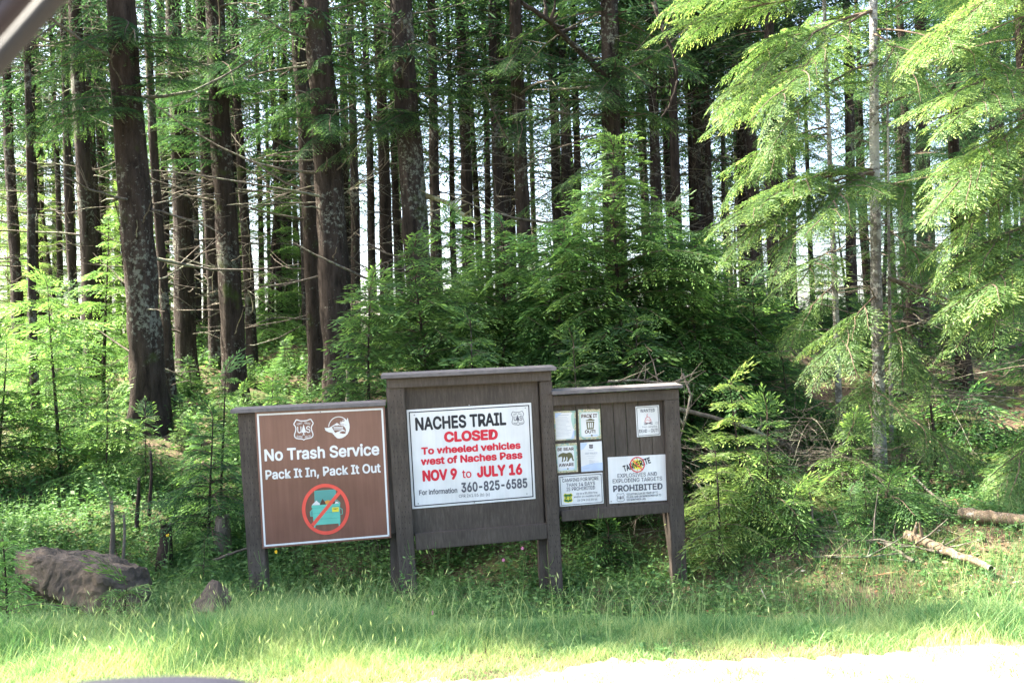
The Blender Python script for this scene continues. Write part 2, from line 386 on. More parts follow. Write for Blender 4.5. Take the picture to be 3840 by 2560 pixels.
# ------------------------------------------------------------------ trees
def base_at(px, d):                     # ground point at a pixel column, d metres ahead
    py = 1500.0
    for _ in range(6):
        p = P(px, py, d); z = float(ground_z(p[0], p[1])); py += (p[2] - z) / d * F
    return np.array([p[0], p[1], z])

LEAFY = [crown_mesh(0, 15, 2.6, 130 + i, 'far', dens=1.5) for i in range(2)]
CROWNS = [crown_mesh(0, 15 + i, 2.3 + 0.12 * i, 100 + i, 'big' if i < 3 else 'far', dens=0.62) for i in range(6)]

def tree(label, xt, xb, d, wpx, cs=7.0, H=21.0, group='tall conifers of the wood', mats=None, limbs=42, lz=None, crown=None,
         name='conifer_tree', ll=(0.4, 1.8), cscale=1.0, low=None, sides=18, fol=None):
    if d > 19.5: cs -= 1.2
    base = base_at(xb, d); top = P(xt, 0, d); dz = top[2] - base[2]
    lean = ((top[0] - base[0]) / dz, (top[1] - base[1]) / dz * 0.3)
    seed = int(xb * 7 + d * 13); dia = wpx * d / F * 0.94
    t = thing(name, label, 'tree', base, group)
    tm, path = trunk_mesh(dia, H, seed, lean, limbs, lz or (1.0, cs + 1.5), sides, mats, ll)
    link('trunk', tm, t)
    if crown is None:
        c = link('crown', CROWNS[seed % 3 if d < 21 else 3 + seed % 3], t); p = path(cs); c.location = [float(v) for v in p]
        c.rotation_euler = (0, 0, seed % 63 / 10); s = (H - cs) / 17.0
        if xb < 1100 and d > 13: cscale *= .62
        c.scale = (cscale, cscale, s)
    else: link('crown', crown(path, cs, H), t)
    if low:                               # sparse live boughs hanging below the crown
        rng = np.random.default_rng(seed + 5); b = MB()
        for (z, az, L, dr) in low:
            a = math.radians(az); put(b, 'fir', L, path(z), (math.sin(a), -math.cos(a), dr), rng.normal(0, .2))
            put(b, 'fir', L * .8, path(z + .2), (math.sin(a + .6), -math.cos(a + .6), dr), rng.normal(0, .2))
        tag(link('bough', b.mesh('bough', [M_ndl, M_twig]), t), kind='thing')
    return t

RED = [M_bark_red, M_dead]
def hang(seed, z0, z1, n, L=1.9):
    r = random.Random(seed); return [(r.uniform(z0, z1), r.uniform(-100, 100), L * r.uniform(.6, 1.05), r.uniform(-.5, .1)) for _ in range(n)]

tree('dark trunk standing half cut off at the left edge of the photo', 5, 70, 26, 44, 8)
tree('slim lichen spotted trunk lit on its left edge, in front at far left', 75, 145, 14, 33, 7.5, H=17, ll=(.3, .9))
tree('thin pale trunk behind the sunlit saplings, third from the left edge', 182, 235, 27, 24, 9, H=18)
tree('narrow dark trunk between a thin pale one and a thicker mottled one', 220, 285, 24, 36, 8)
tree('mottled grey trunk just left of the biggest mossy trunk', 275, 350, 19, 65, 7.5)
tree('thin shaded trunk hugging the left side of the biggest trunk', 360, 395, 30, 24, 9)
tree('biggest leaning trunk at left, reddish with lichen plates and mossy foot', 448, 562, 14.5, 128, 6.2, H=25, mats=RED, limbs=30,
     low=hang(3, 4.6, 6.8, 9, 2.0), sides=24)
tree('dark trunk tucked behind the right side of the biggest leaning trunk', 540, 640, 17, 38, 7)
tree('thin trunk glimpsed right of the biggest leaning trunk', 600, 622, 26, 34, 9)
tree('dark trunk with short bare stubs and a sunlit left edge, behind the brown sign', 645, 706, 20, 80, 7, limbs=46, low=hang(4, 5, 7.5, 6))
tree('dark straight trunk standing close against a wider furrowed trunk', 742, 812, 22, 52, 7.5)
tree('wide furrowed trunk above the left end of the notice board', 800, 882, 18, 90, 6.8, H=24, mats=RED, low=hang(5, 4.8, 7, 8, 2.0), sides=22)
tree('dark trunk with an orange mossy foot beside the sunlit clearing', 868, 945, 22, 40, 8)
tree('thin dark trunk standing alone in the sunlit clearing', 1005, 1055, 27, 26, 9)
tree('straight trunk with a bright sunlit left edge, left one of the close pair', 1106, 1203, 19, 75, 7.5, mats=RED, limbs=40)
tree('thick lichen crusted trunk with bare stubs, right one of the close pair', 1178, 1290, 16.5, 122, 6.6, H=25, mats=RED, limbs=40, low=hang(7, 5.2, 7.4, 8, 2.0), sides=24)
tree('dark trunk peeping out behind the right side of the close pair', 1312, 1338, 21, 38, 8)
tree('slim dark trunk standing alone against the white sky', 1362, 1405, 26, 33, 8)
tree('brown trunk against the white sky, right of a slim lone one', 1418, 1457, 24, 54, 8, mats=RED)
tree('stout scaly trunk with a thick mossy broken limb, left of the sapling thicket', 1502, 1590, 17, 108, 6.4, H=25, limbs=34, low=hang(8, 5, 7.2, 8, 2.0), sides=22)
tree('dark trunk behind the stout scaly trunk with the mossy broken limb', 1612, 1650, 22, 44, 7.5, mats=RED)
tree('slender trunk between two dark ones left of the middle', 1676, 1710, 30, 24, 9)
tree('dark trunk with arching bare limbs above the sapling thicket', 1724, 1770, 24, 52, 7.8, limbs=40)
tree('slender grey trunk fourth right of the stout scaly trunk', 1812, 1840, 30, 28, 9)
tree('dark knobbly trunk touching the left side of the tall paired trunk', 1846, 1885, 23, 44, 8)
tree('thin trunk squeezed between a knobbly trunk and a pinkish one', 1906, 1926, 32, 28, 9)
tree('pinkish brown trunk rising above the middle of the thicket', 1932, 1986, 20, 64, 7, mats=RED, low=hang(9, 5.6, 7.8, 5))
tree('thin trunk seen through gaps right of the pinkish trunk', 2077, 2095, 28, 24, 9)
tree('grey brown trunk of the loose row in the middle of the wood', 2106, 2135, 25, 42, 8)
tree('dark narrow trunk ending the loose row in the middle', 2152, 2175, 26, 32, 8.5)
tree('broad dark trunk with mossy side, directly behind the tallest sapling', 2288, 2322, 16, 84, 5.8, H=23, limbs=36, low=hang(10, 4.2, 7, 10, 2.1))
tree('dark trunk to the right of the tallest sapling', 2441, 2470, 24, 44, 8)
tree('pale trunk with an orange scar, right of the tallest sapling', 2521, 2550, 22, 42, 7.5, mats=RED)
tree('very thin reddish trunk beside the scarred pale trunk', 2585, 2600, 28, 20, 9, mats=RED)
tree('thin reddish trunk second right of the scarred pale trunk', 2610, 2635, 27, 24, 9, mats=RED)
tree('dark thin trunk third right of the scarred pale trunk', 2646, 2668, 25, 30, 8)
tree('very thin pale trunk left of two dark trunks in the right half', 2702, 2725, 30, 18, 9)
tree('dark trunk left of a broader one, above the right end of the board', 2802, 2845, 23, 42, 7.5)
tree('broad dark trunk with hanging foliage, right half of the wood', 2885, 2908, 20, 48, 6.5, low=hang(12, 4.5, 7, 7))
tree('shaded trunk standing right behind the hanging fir boughs', 2962, 2975, 24, 36, 7.5)
tree('grey trunk framed by the white sky left of the lit fir', 3181, 3200, 23, 40, 8)
tree('dim trunk right of the lit fir, behind its drooping boughs', 3462, 3460, 19, 42, 6.5)
tree('dim slender trunk farther right behind the fir boughs', 3590, 3585, 22, 36, 6.5)
tree('dim trunk near the right edge behind dark foliage', 3742, 3735, 18, 46, 5)

# unseen trees added outside the left edge so crowns shade lawn and board
for lab, x, y, cs, H, sc in [('unseen tall conifer added for shade outside the left edge, nearest the road', -9.6, 10.2, 7, 16, 1.0), ('unseen tall conifer added for shade outside the left edge, behind the one nearest the road', -11.8, 11.8, 10, 18, 1.1),
                             ('unseen slim conifer added for shade outside the left edge, standing right at the road verge', -7.9, 9.0, 6, 13.5, .8), ('unseen leafy conifer added for shade outside the left edge, second along the verge', -9.5, 9.1, 8.5, 16, .8), ('unseen leafy conifer added for shade outside the left edge, behind the second along the verge', -8.2, 10.2, 7, 14.5, .9), ('unseen leafy conifer added for shade outside the left edge, third along the verge', -11, 9.8, 10.5, 18, .8), ('unseen tallest conifer added for shade outside the left edge', -8.2, 12.2, 8, 16.5, .9), ('unseen leafy conifer added for shade outside the left edge, farthest from the road', -13.5, 10.6, 12, 20.5, 1.1), ('unseen leafy conifer added for shade outside the left edge, deepest in the wood', -11.3, 14.8, 11, 20, 1.1)]:
    b0 = np.array([x, y, float(ground_z(x, y))]); t = thing('conifer_tree', lab, 'tree', b0, 'tall conifers of the wood')
    tm, path = trunk_mesh(.45, H, int(-x * 10), (0, 0), 16, (2, 8), 14); link('trunk', tm, t)
    c = link('crown', LEAFY[int(-x) % 2] if y < 10.4 or y > 14 else CROWNS[int(-x) % 3], t); c.location = (0, 0, cs); c.scale = (sc, sc, (H - cs) / 17)

# far trunks deep in the wood, copies of three built ones
def far_wood():
    rng = random.Random(5); protos = []
    for k in range(3):
        t = thing('conifer_tree', 'slender distant trunk deep in the wood among many others', 'tree', (0, 0, -60), 'distant slender conifers')
        tm, path = trunk_mesh(0.27, 19, 900 + k, (rng.uniform(-.02, .02), 0), 34, (1.5, 10), 8, None, (0.5, 1.7)); link('trunk', tm, t)
        c = link('crown', CROWNS[3 + k], t); c.location = (0, 0, 5.5); c.scale = (.75, .75, .8); protos.append(t)
    gaps = [(1335, 1500), (1640, 1720), (2180, 2260), (3140, 3175)]
    first = True; done = []
    tries = 0
    while len(done) < 96 and tries < 1500:
        tries += 1
        d = rng.uniform(25, 43); px = rng.uniform(-60, 3960)
        if any(a < px < b for a, b in gaps): continue
        
        p = base_at(px, d)
        if any((p[0] - q[0]) ** 2 + (p[1] - q[1]) ** 2 < 1.3 for q in done): continue
        src = protos[len(done) % 3]
        if len(done) < 3: o = src
        else:
            o = src.copy(); COL.objects.link(o)
            for ch in src.children:
                c = ch.copy(); COL.objects.link(c); c.parent = o
        o.location = [float(v) for v in p]; o.rotation_euler = (rng.uniform(-.02, .02), rng.uniform(-.02, .02), rng.uniform(0, 6.28))
        s = rng.uniform(.75, 1.25); o.scale = (s, s, rng.uniform(.85, 1.15)); done.append(p)
far_wood()

# the slim trees and the lit fir at the right
GREY = [M_bark_grey, M_dead]
def fir(label, xt, xb, d, wpx, H, boughs, cs, r, limbs, name='fir_tree', mats=None, fol=None, seed=0, group=None, bright=0.0, lz=(0.6, 4.5)):
    base = base_at(xb, d); top = P(xt, 0, d); dz = top[2] - base[2]; lean = ((top[0] - base[0]) / dz, 0.0)
    t = thing(name, label, 'tree', base, group); dia = wpx * d / F * .94
    tm, path = trunk_mesh(dia, H, seed, lean, limbs, lz, 16, mats or GREY, (0.4, 1.3), .25, .01); link('trunk', tm, t)
    b = MB(); rng = np.random.default_rng(seed + 9)
    for (px, py, tx, ty, dd, n) in boughs:             # from trunk height at pixel row py towards a tip pixel dd metres ahead
        z0 = P(px, py, d)[2] - base[2]; tip = P(tx, ty, dd) - base
        for k in range(max(1, n)):
            p = path(z0 + rng.uniform(-.15, .15)); e = tip + rng.normal(0, .16, 3); v = e - p; L = float(np.linalg.norm(v)); arch = np.array([0, 0, .07 * L])
            ax = lambda u: p + v * u + arch * 4 * u * (1 - u) * (1 - .4 * u)
            b.tube([ax(u) for u in np.linspace(0, 1, 8)], np.linspace(.006 + .006 * L, .003, 8), 4, 1)
            m = int(4 + L * 4.2)
            for j in range(m + 1):
                u = .30 + .70 * (j / m) ** .8; d0 = ax(min(1, u + .03)) - ax(u - .03); d0 /= np.linalg.norm(d0); sd = -1 if j % 2 else 1; an = sd * rng.uniform(.35, .95) if j < m else 0
                sv = np.array([-d0[1], d0[0], 0]); q = d0 * math.cos(an) + sv * math.sin(an); q[2] += rng.uniform(-.18, .16)
                put(b, 'fir', rng.uniform(.38, .72) * (1.15 - .4 * abs(u - .6)), ax(u), q, rng.normal(0, .25), bright)
    n = int((H - cs) * 6)
    for i in range(n):
        f = i / n; z = cs + f * (H - cs); a = 2.4 * i + rng.normal(0, .4); L = max(.35, r * (1 - f) ** .7 * rng.uniform(.6, 1.2))
        put(b, 'fir', L, path(z), (math.cos(a), math.sin(a), .05 + .4 * f), rng.normal(0, .3), bright)
    link('crown', b.mesh('crown', fol or [M_ndl_fir, M_twig]), t)
    return t

fir('sunlit fir with a pale ringed trunk and drooping bright boughs, right of the board', 3290, 3297, 10.6, 47, 12,
    [(3290, 30, 2800, 260, 9.9, 1), (3290, 0, 2960, 400, 9.4, 1), (3290, 200, 3000, 480, 9.6, 1), (3290, 100, 3600, 200, 9.8, 2),
     (3290, -60, 2600, 60, 10.4, 2), (3290, 640, 2860, 790, 9.5, 2), (3290, 620, 2930, 700, 9.6, 2), (3290, 660, 2960, 820, 9.3, 1), (3290, 640, 3080, 760, 9.2, 1),
     (3290, 700, 3480, 760, 9.8, 1), (3290, 1120, 3110, 1240, 9.9, 1),
     (3290, 1150, 3430, 1260, 10.2, 1), (3290, 1400, 3190, 1560, 10, 1), (3290, 1480, 3480, 1620, 10, 1)],
    6.2, 1.7, 30, seed=301)
fir('slim grey trunk left of the sunlit fir', 3105, 3148, 11.5, 25, 10,
    [(3120, 500, 2860, 640, 11, 2), (3120, 900, 2950, 1010, 11, 1), (3120, 1050, 3000, 1200, 11, 1), (3110, 250, 2820, 420, 11, 2), (3110, 120, 2900, 200, 10.8, 2)],
    4.6, 1.4, 26, seed=303)
fir('thinnest grey pole close against the right side of the sunlit fir', 3336, 3346, 11.3, 14, 8, [(3340, 900, 3480, 1020, 11, 1)], 4.6, .9, 18, seed=305)
fir('bright hanging fir boughs reaching in from the right edge', 4060, 4040, 9.8, 70, 14,
    [(4040, 420, 3500, 700, 9.0, 1), (4040, 520, 3560, 760, 9.2, 2), (4040, 760, 3640, 1040, 8.8, 2), (4040, 850, 3700, 1080, 8.6, 2),
     (4040, 200, 3620, 420, 9.0, 2), (4040, -150, 3500, 120, 9.2, 2), (4040, 980, 3760, 1120, 8.8, 1),
     (4040, 1500, 3660, 1960, 8.9, 1), (4040, 1550, 3800, 1950, 8.9, 1), (4040, 600, 3760, 850, 9.0, 1)],
    5.0, 2.4, 8, seed=307)
for (lab, xt, xb, d, w, H, r, sd) in [
        ('dark shaded conifer filling the right edge behind the bright boughs', 3900, 3900, 12.5, 60, 12, 2.6, 311),
        ('dark conifer with dense foliage behind the thin poles at right', 3620, 3620, 14.5, 50, 11, 2.4, 313),
        ('shaded conifer between the lit fir and the dark ones at right', 3420, 3430, 17, 40, 11, 2.0, 315)]:
    base = base_at(xb, d); t = thing('conifer_tree', lab, 'tree', base)
    tm, path = trunk_mesh(w * d / F, H, sd, (0, 0), 20, (.5, 4), 12); link('trunk', tm, t)
    link('crown', crown_mesh(1.6, H, r, sd, 'fir', [M_ndl_dk, M_twig], 1.0), t)

def young_far():
    rng = random.Random(77); protos = []
    for k in range(3):
        cm, tm = sapling_mesh(7.5, 1.7, 810 + k, 'fir', .62, [M_ndl_fir, M_twig], .05, .1)
        t = thing('young_tree', 'yellow green young tree far back between the trunks', 'young tree', (0, 0, 0), 'young trees far back in the wood'); link('trunk', tm, t); link('crown', cm, t); protos.append(t)
    spots = [(rng.uniform(-40, 1120), rng.uniform(26, 40)) for _ in range(24)] + [(rng.uniform(1520, 3900), rng.uniform(30, 44)) for _ in range(26)]
    for n, (px, d) in enumerate(spots):
        o = protos[n % 3]
        if n >= 3:
            src = o; o = src.copy(); COL.objects.link(o)
            for ch in src.children: c = ch.copy(); COL.objects.link(c); c.parent = o
        left = px < 1200; s = rng.uniform(.7, 1.25) * (1.0 if left else .75); o.location = [float(v) for v in base_at(px, d)]
        o.rotation_euler = (0, 0, rng.uniform(0, 6.3)); o.scale = (s, s, s * rng.uniform(.85, 1.2))
young_far()

# ------------------------------------------------------------------ the notice board (three joined frames) and its signs
BR = RC @ rot_axis((0.038, -0.051, 0.107)); BO = EYE + RC @ np.array([-2.346, 8.488, -1.919])
def BP(px, py, y=0.0):                  # pixel to board coordinates on the plane y metres behind the front plane
    r = BR.T @ (RC @ np.array([(px - CX) / F, 1.0, -(py - CY) / F])); e = BR.T @ (EYE - BO)
    s = (y - e[1]) / r[1]; q = e + r * s; return np.array([q[0], q[2]])

def wood_paint():
    m, t, out, N, L = mat('brown_stained_wood')
    tc = N('TexCoord'); mp = N('Mapping'); mp.inputs['Scale'].default_value = (9, 9, 1.3); L(tc.outputs['Object'], mp.inputs[0])
    n = N('TexNoise', i_Scale=6.0, i_Detail=8.0, i_Roughness=0.7); L(mp.outputs[0], n.inputs['Vector'])
    n2 = N('TexNoise', i_Scale=1.7, i_Detail=5.0); L(tc.outputs['Object'], n2.inputs['Vector'])
    r = ramp(N, [(0.3, (0.058, 0.046, 0.036)), (0.5, (0.076, 0.061, 0.049)), (0.72, (0.110, 0.092, 0.076))]); L(n.outputs[0], r.inputs[0])
    r2 = ramp(N, [(0.3, (0.70, 0.70, 0.69)), (0.7, (1.22, 1.2, 1.17))]); L(n2.outputs[0], r2.inputs[0])
    mx = N('MixRGB', blend_type='MULTIPLY', i_0=1.0); L(r.outputs[0], mx.inputs[1]); L(r2.outputs[0], mx.inputs[2])
    b = N('BsdfPrincipled', i_Roughness=0.75); b.inputs['Specular IOR Level'].default_value = 0.25
    bp = N('Bump', i_Strength=0.35, i_Distance=0.006); L(n.outputs[0], bp.inputs['Height']); L(bp.outputs[0], b.inputs['Normal'])
    L(mx.outputs[0], b.inputs['Base Color']); L(b.outputs[0], out.inputs[0]); return m
M_wood = wood_paint()
M_cap = simple('weathered_cap_wood', (0.135, 0.122, 0.118), 0.7, 0.25, 20)
M_slot = simple('incision', (0.030, 0.023, 0.020), 0.9)
def panel_mat(name, color, rough, streak):
    m, t, out, N, L = mat(name); tc = N('TexCoord'); mp = N('Mapping'); mp.inputs['Scale'].default_value = (14, 14, .9); L(tc.outputs['Object'], mp.inputs[0])
    n = N('TexNoise', i_Scale=2.2, i_Detail=6.0, i_Roughness=.65); L(mp.outputs[0], n.inputs['Vector']); n2 = N('TexNoise', i_Scale=3.0, i_Detail=7.0); L(tc.outputs['Object'], n2.inputs['Vector'])
    r = ramp(N, [(.28, [c * (1 - streak) for c in color]), (.5, color), (.68, [min(.85, c * (1 + streak * .6) + streak * .03) for c in color])]); L(n.outputs[0], r.inputs[0])
    r2 = ramp(N, [(.3, (.86, .85, .83)), (.62, (1, 1, 1))]); L(n2.outputs[0], r2.inputs[0]); mx = N('MixRGB', blend_type='MULTIPLY', i_0=1.0); L(r.outputs[0], mx.inputs[1]); L(r2.outputs[0], mx.inputs[2])
    b = N('BsdfPrincipled', i_Roughness=rough); L(mx.outputs[0], b.inputs['Base Color']); bp = N('Bump', i_Strength=.12, i_Distance=.02); L(n2.outputs[0], bp.inputs['Height']); L(bp.outputs[0], b.inputs['Normal']); L(b.outputs[0], out.inputs[0]); return m
M_white = panel_mat('white_sign_face', (0.72, 0.715, 0.70), 0.42, 0.06)
M_brown = panel_mat('brown_sign_face', (0.19, 0.090, 0.064), 0.34, 0.14)
M_ink = simple('black_ink', (0.022, 0.023, 0.028), 0.5)
M_dkgrey = simple('grey_ink', (0.10, 0.10, 0.115), 0.5)
M_red = simple('red_ink', (0.60, 0.025, 0.045), 0.5)
M_ored = simple('orange_red_ink', (0.75, 0.10, 0.07), 0.45)
M_teal = simple('teal_print', (0.13, 0.46, 0.36), 0.5); M_teal2 = simple('teal_print_dark', (0.10, 0.29, 0.25), 0.5); M_teal3 = simple('teal_line', (0.06, 0.28, 0.22), 0.5)
M_yel = simple('yellow_print', (0.72, 0.62, 0.06), 0.5); M_org = simple('orange_print', (0.62, 0.28, 0.06), 0.5); M_bag = simple('brown_bag_print', (0.09, 0.05, 0.035), 0.5)
M_olive = simple('olive_print', (0.13, 0.12, 0.055), 0.5); M_green = simple('forest_green_print', (0.03, 0.13, 0.05), 0.5)
M_edge = simple('sign_edge_purple', (0.20, 0.06, 0.13), 0.5); M_screw = simple('screw_head', (0.30, 0.29, 0.28), 0.4)
M_paper = simple('laminated_paper', (0.70, 0.69, 0.67), 0.3, 0.10, 6, 0.5); M_blue = simple('pale_blue_print', (0.48, 0.56, 0.70), 0.4); M_sage = simple('sage_print', (0.38, 0.54, 0.46), 0.4)
M_faint = simple('faint_print', (0.42, 0.43, 0.47), 0.5)
def camo():
    m, t, out, N, L = mat('camouflage_print'); tc = N('TexCoord'); n = N('TexNoise', i_Scale=16.0, i_Detail=3.0); L(tc.outputs['Object'], n.inputs['Vector'])
    r = ramp(N, [(0.0, (0.24, 0.36, 0.30)), (0.42, (0.52, 0.48, 0.32)), (0.5, (0.36, 0.33, 0.18)), (0.56, (0.60, 0.50, 0.34)), (0.66, (0.20, 0.18, 0.09))])
    r.color_ramp.interpolation = 'CONSTANT'; L(n.outputs[0], r.inputs[0]); b = N('BsdfPrincipled', i_Roughness=0.35)
    L(r.outputs[0], b.inputs['Base Color']); L(b.outputs[0], out.inputs[0]); return m
M_camo = camo()

board = thing('notice_board', 'long weathered brown wooden notice board of three joined frames on thick posts', 'notice board')
_m = np.eye(4); _m[:3, :3] = BR; _m[:3, 3] = BO; BM = Matrix(_m.tolist()); board.matrix_world = BM

def bevel_mesh(b, name, mats, w=0.006):
    me = b.mesh(name, mats); bm = bmesh.new(); bm.from_mesh(me)
    bmesh.ops.recalc_face_normals(bm, faces=bm.faces)
    bmesh.ops.bevel(bm, geom=[e for e in bm.edges if e.is_manifold], offset=w, segments=2, affect='EDGES', clamp_overlap=True)
    bm.to_mesh(me); bm.free(); return me

def hexa(b, quad, y0, y1, mat=0):       # quad = 4 (x, z) corners TL TR BR BL
    q = np.array(quad, float); v = np.concatenate([np.stack([q[:, 0], np.full(4, y0), q[:, 1]], 1), np.stack([q[:, 0], np.full(4, y1), q[:, 1]], 1)])
    b.add(v, [[0, 3, 2, 1], [4, 5, 6, 7], [0, 1, 5, 4], [1, 2, 6, 5], [2, 3, 7, 6], [3, 0, 4, 7]], mat)

def plank(name, pix, y0, y1, m=None, slots=None, w=0.006, label=None):
    """a timber whose front outline is given by four photograph pixels"""
    q = [BP(px, py, y0) for px, py in pix]; b = MB(); hexa(b, q, y0, y1); me = bevel_mesh(b, name, [m or M_wood, M_slot], w)
    o = link(name, me, board)
    if slots:                              # rows of treatment incisions
        c = MB(); q = np.array(q); rng = np.random.default_rng(len(pix) + int(pix[0][0])); L = np.linalg.norm(q[3] - q[0]); n = int(L / 0.052)
        for i in range(n):
            for j in range(slots):
                u = (j + .7 + .5 * rng.random()) / (slots + .9); t = (i + .5 + .08 * rng.normal()) / n
                if rng.random() < .25: continue
                p = (q[0] * (1 - u) + q[1] * u) * (1 - t) + (q[3] * (1 - u) + q[2] * u) * t; h = .008; e = .0022
                hexa(c, [p + (-e, h), p + (e, h), p + (e, -h), p + (-e, -h)], y0 - .0012, y0 + .002)
        if c.n: link('groove', c.mesh('groove', [M_slot]), o)
    return o

def ext(pix, down):                       # lengthen a post downwards into the ground
    (a, b, c, d) = [np.array(p, float) for p in pix]; return [a, b, c + (c - b) / np.linalg.norm(c - b) * down, d + (d - a) / np.linalg.norm(d - a) * down]

# left frame
plank('post', ext([(890, 1551), (962, 1547), (1004, 2212), (936, 2215)], 190), 0.012, 0.16, slots=4)
plank('backing_panel', [(955, 1556), (1462, 1528), (1484, 2000), (980, 2040)], 0.03, 0.055)
plank('bottom_rail', [(980, 1960), (1478, 1925), (1482, 2012), (985, 2046)], 0.06, 0.11)
plank('roof_cap', [(862, 1537), (1446, 1507), (1446, 1521), (864, 1551)], -0.05, 0.20, M_cap, w=.004)
# middle frame
plank('post', ext([(1447, 1455), (1516, 1452), (1564, 2207), (1500, 2209)], 170), -0.01, 0.075, slots=4)
plank('rear_post', ext([(1452, 1452), (1512, 1450), (1512, 2207), (1466, 2209)], 170), 0.08, 0.20)
plank('post', ext([(2024, 1431), (2070, 1427), (2110, 2166), (2062, 2170)], 170), -0.01, 0.09, slots=4)
plank('rear_post', ext([(2000, 1431), (2050, 1430), (2064, 2160), (2024, 2163)], 170), 0.10, 0.22)
plank('header', [(1448, 1421), (2068, 1391), (2068, 1427), (1450, 1457)], -0.03, 0.085)
plank('roof_cap', [(1428, 1407), (2087, 1375), (2087, 1389), (1428, 1421)], -0.09, 0.24, M_cap, w=.004)
plank('backing_panel', [(1505, 1450), (2016, 1425), (2042, 1975), (1545, 2010)], 0.05, 0.075)
plank('bottom_rail', [(1556, 2001), (2052, 1963), (2055, 2019), (1560, 2063)], 0.00, 0.05, slots=0)
# right frame
plank('post', ext([(2491, 1500), (2547, 1496), (2574, 2088), (2519, 2092)], 170), -0.01, 0.10, slots=3)
plank('brace', [(2490, 1905), (2500, 1903), (2540, 2140), (2524, 2142)], 0.12, 0.22)
plank('header', [(2071, 1484), (2546, 1458), (2548, 1497), (2072, 1522)], -0.012, 0.045, slots=0)
plank('roof_cap', [(2070, 1467), (2562, 1442), (2562, 1454), (2071, 1481)], -0.08, 0.20, M_cap, w=.004)
plank('bottom_rail', [(2106, 1915), (2514, 1884), (2516, 1921), (2108, 1955)], 0.00, 0.045)
for k in range(9):
    xa = 2066 + k * 46.5; a = lambda x: 1518 - (x - 2070) * .054; c = lambda x: 1930 - (x - 2096) * .075; s = 27 - k * .6
    plank('board_slat', [(xa, a(xa)), (xa + 44.5, a(xa + 44)), (xa + 44.5 + s, c(xa + 44)), (xa + s, c(xa))], 0.05, 0.07, w=.003)

# ---- lettering
FONT = None
try: FONT = bpy.data.fonts.load(bpy.utils.system_resource('DATAFILES', path='fonts') + '/Inter.woff2')
except Exception: FONT = None
def text_mesh(s, bold, fat_x=0.0):
    c = bpy.data.curves.new('lettering', 'FONT'); c.body = s; c.size = 1.0; c.offset = bold; c.extrude = 0.0; c.resolution_u = 4
    if FONT: c.font = FONT
    o = bpy.data.objects.new('lettering', c); COL.objects.link(o); dg = bpy.context.evaluated_depsgraph_get(); dg.update()
    me = bpy.data.meshes.new_from_object(o.evaluated_get(dg)); bpy.data.objects.remove(o); bpy.data.curves.remove(c)
    bm = bmesh.new(); bm.from_mesh(me); bpy.data.meshes.remove(me); return bm

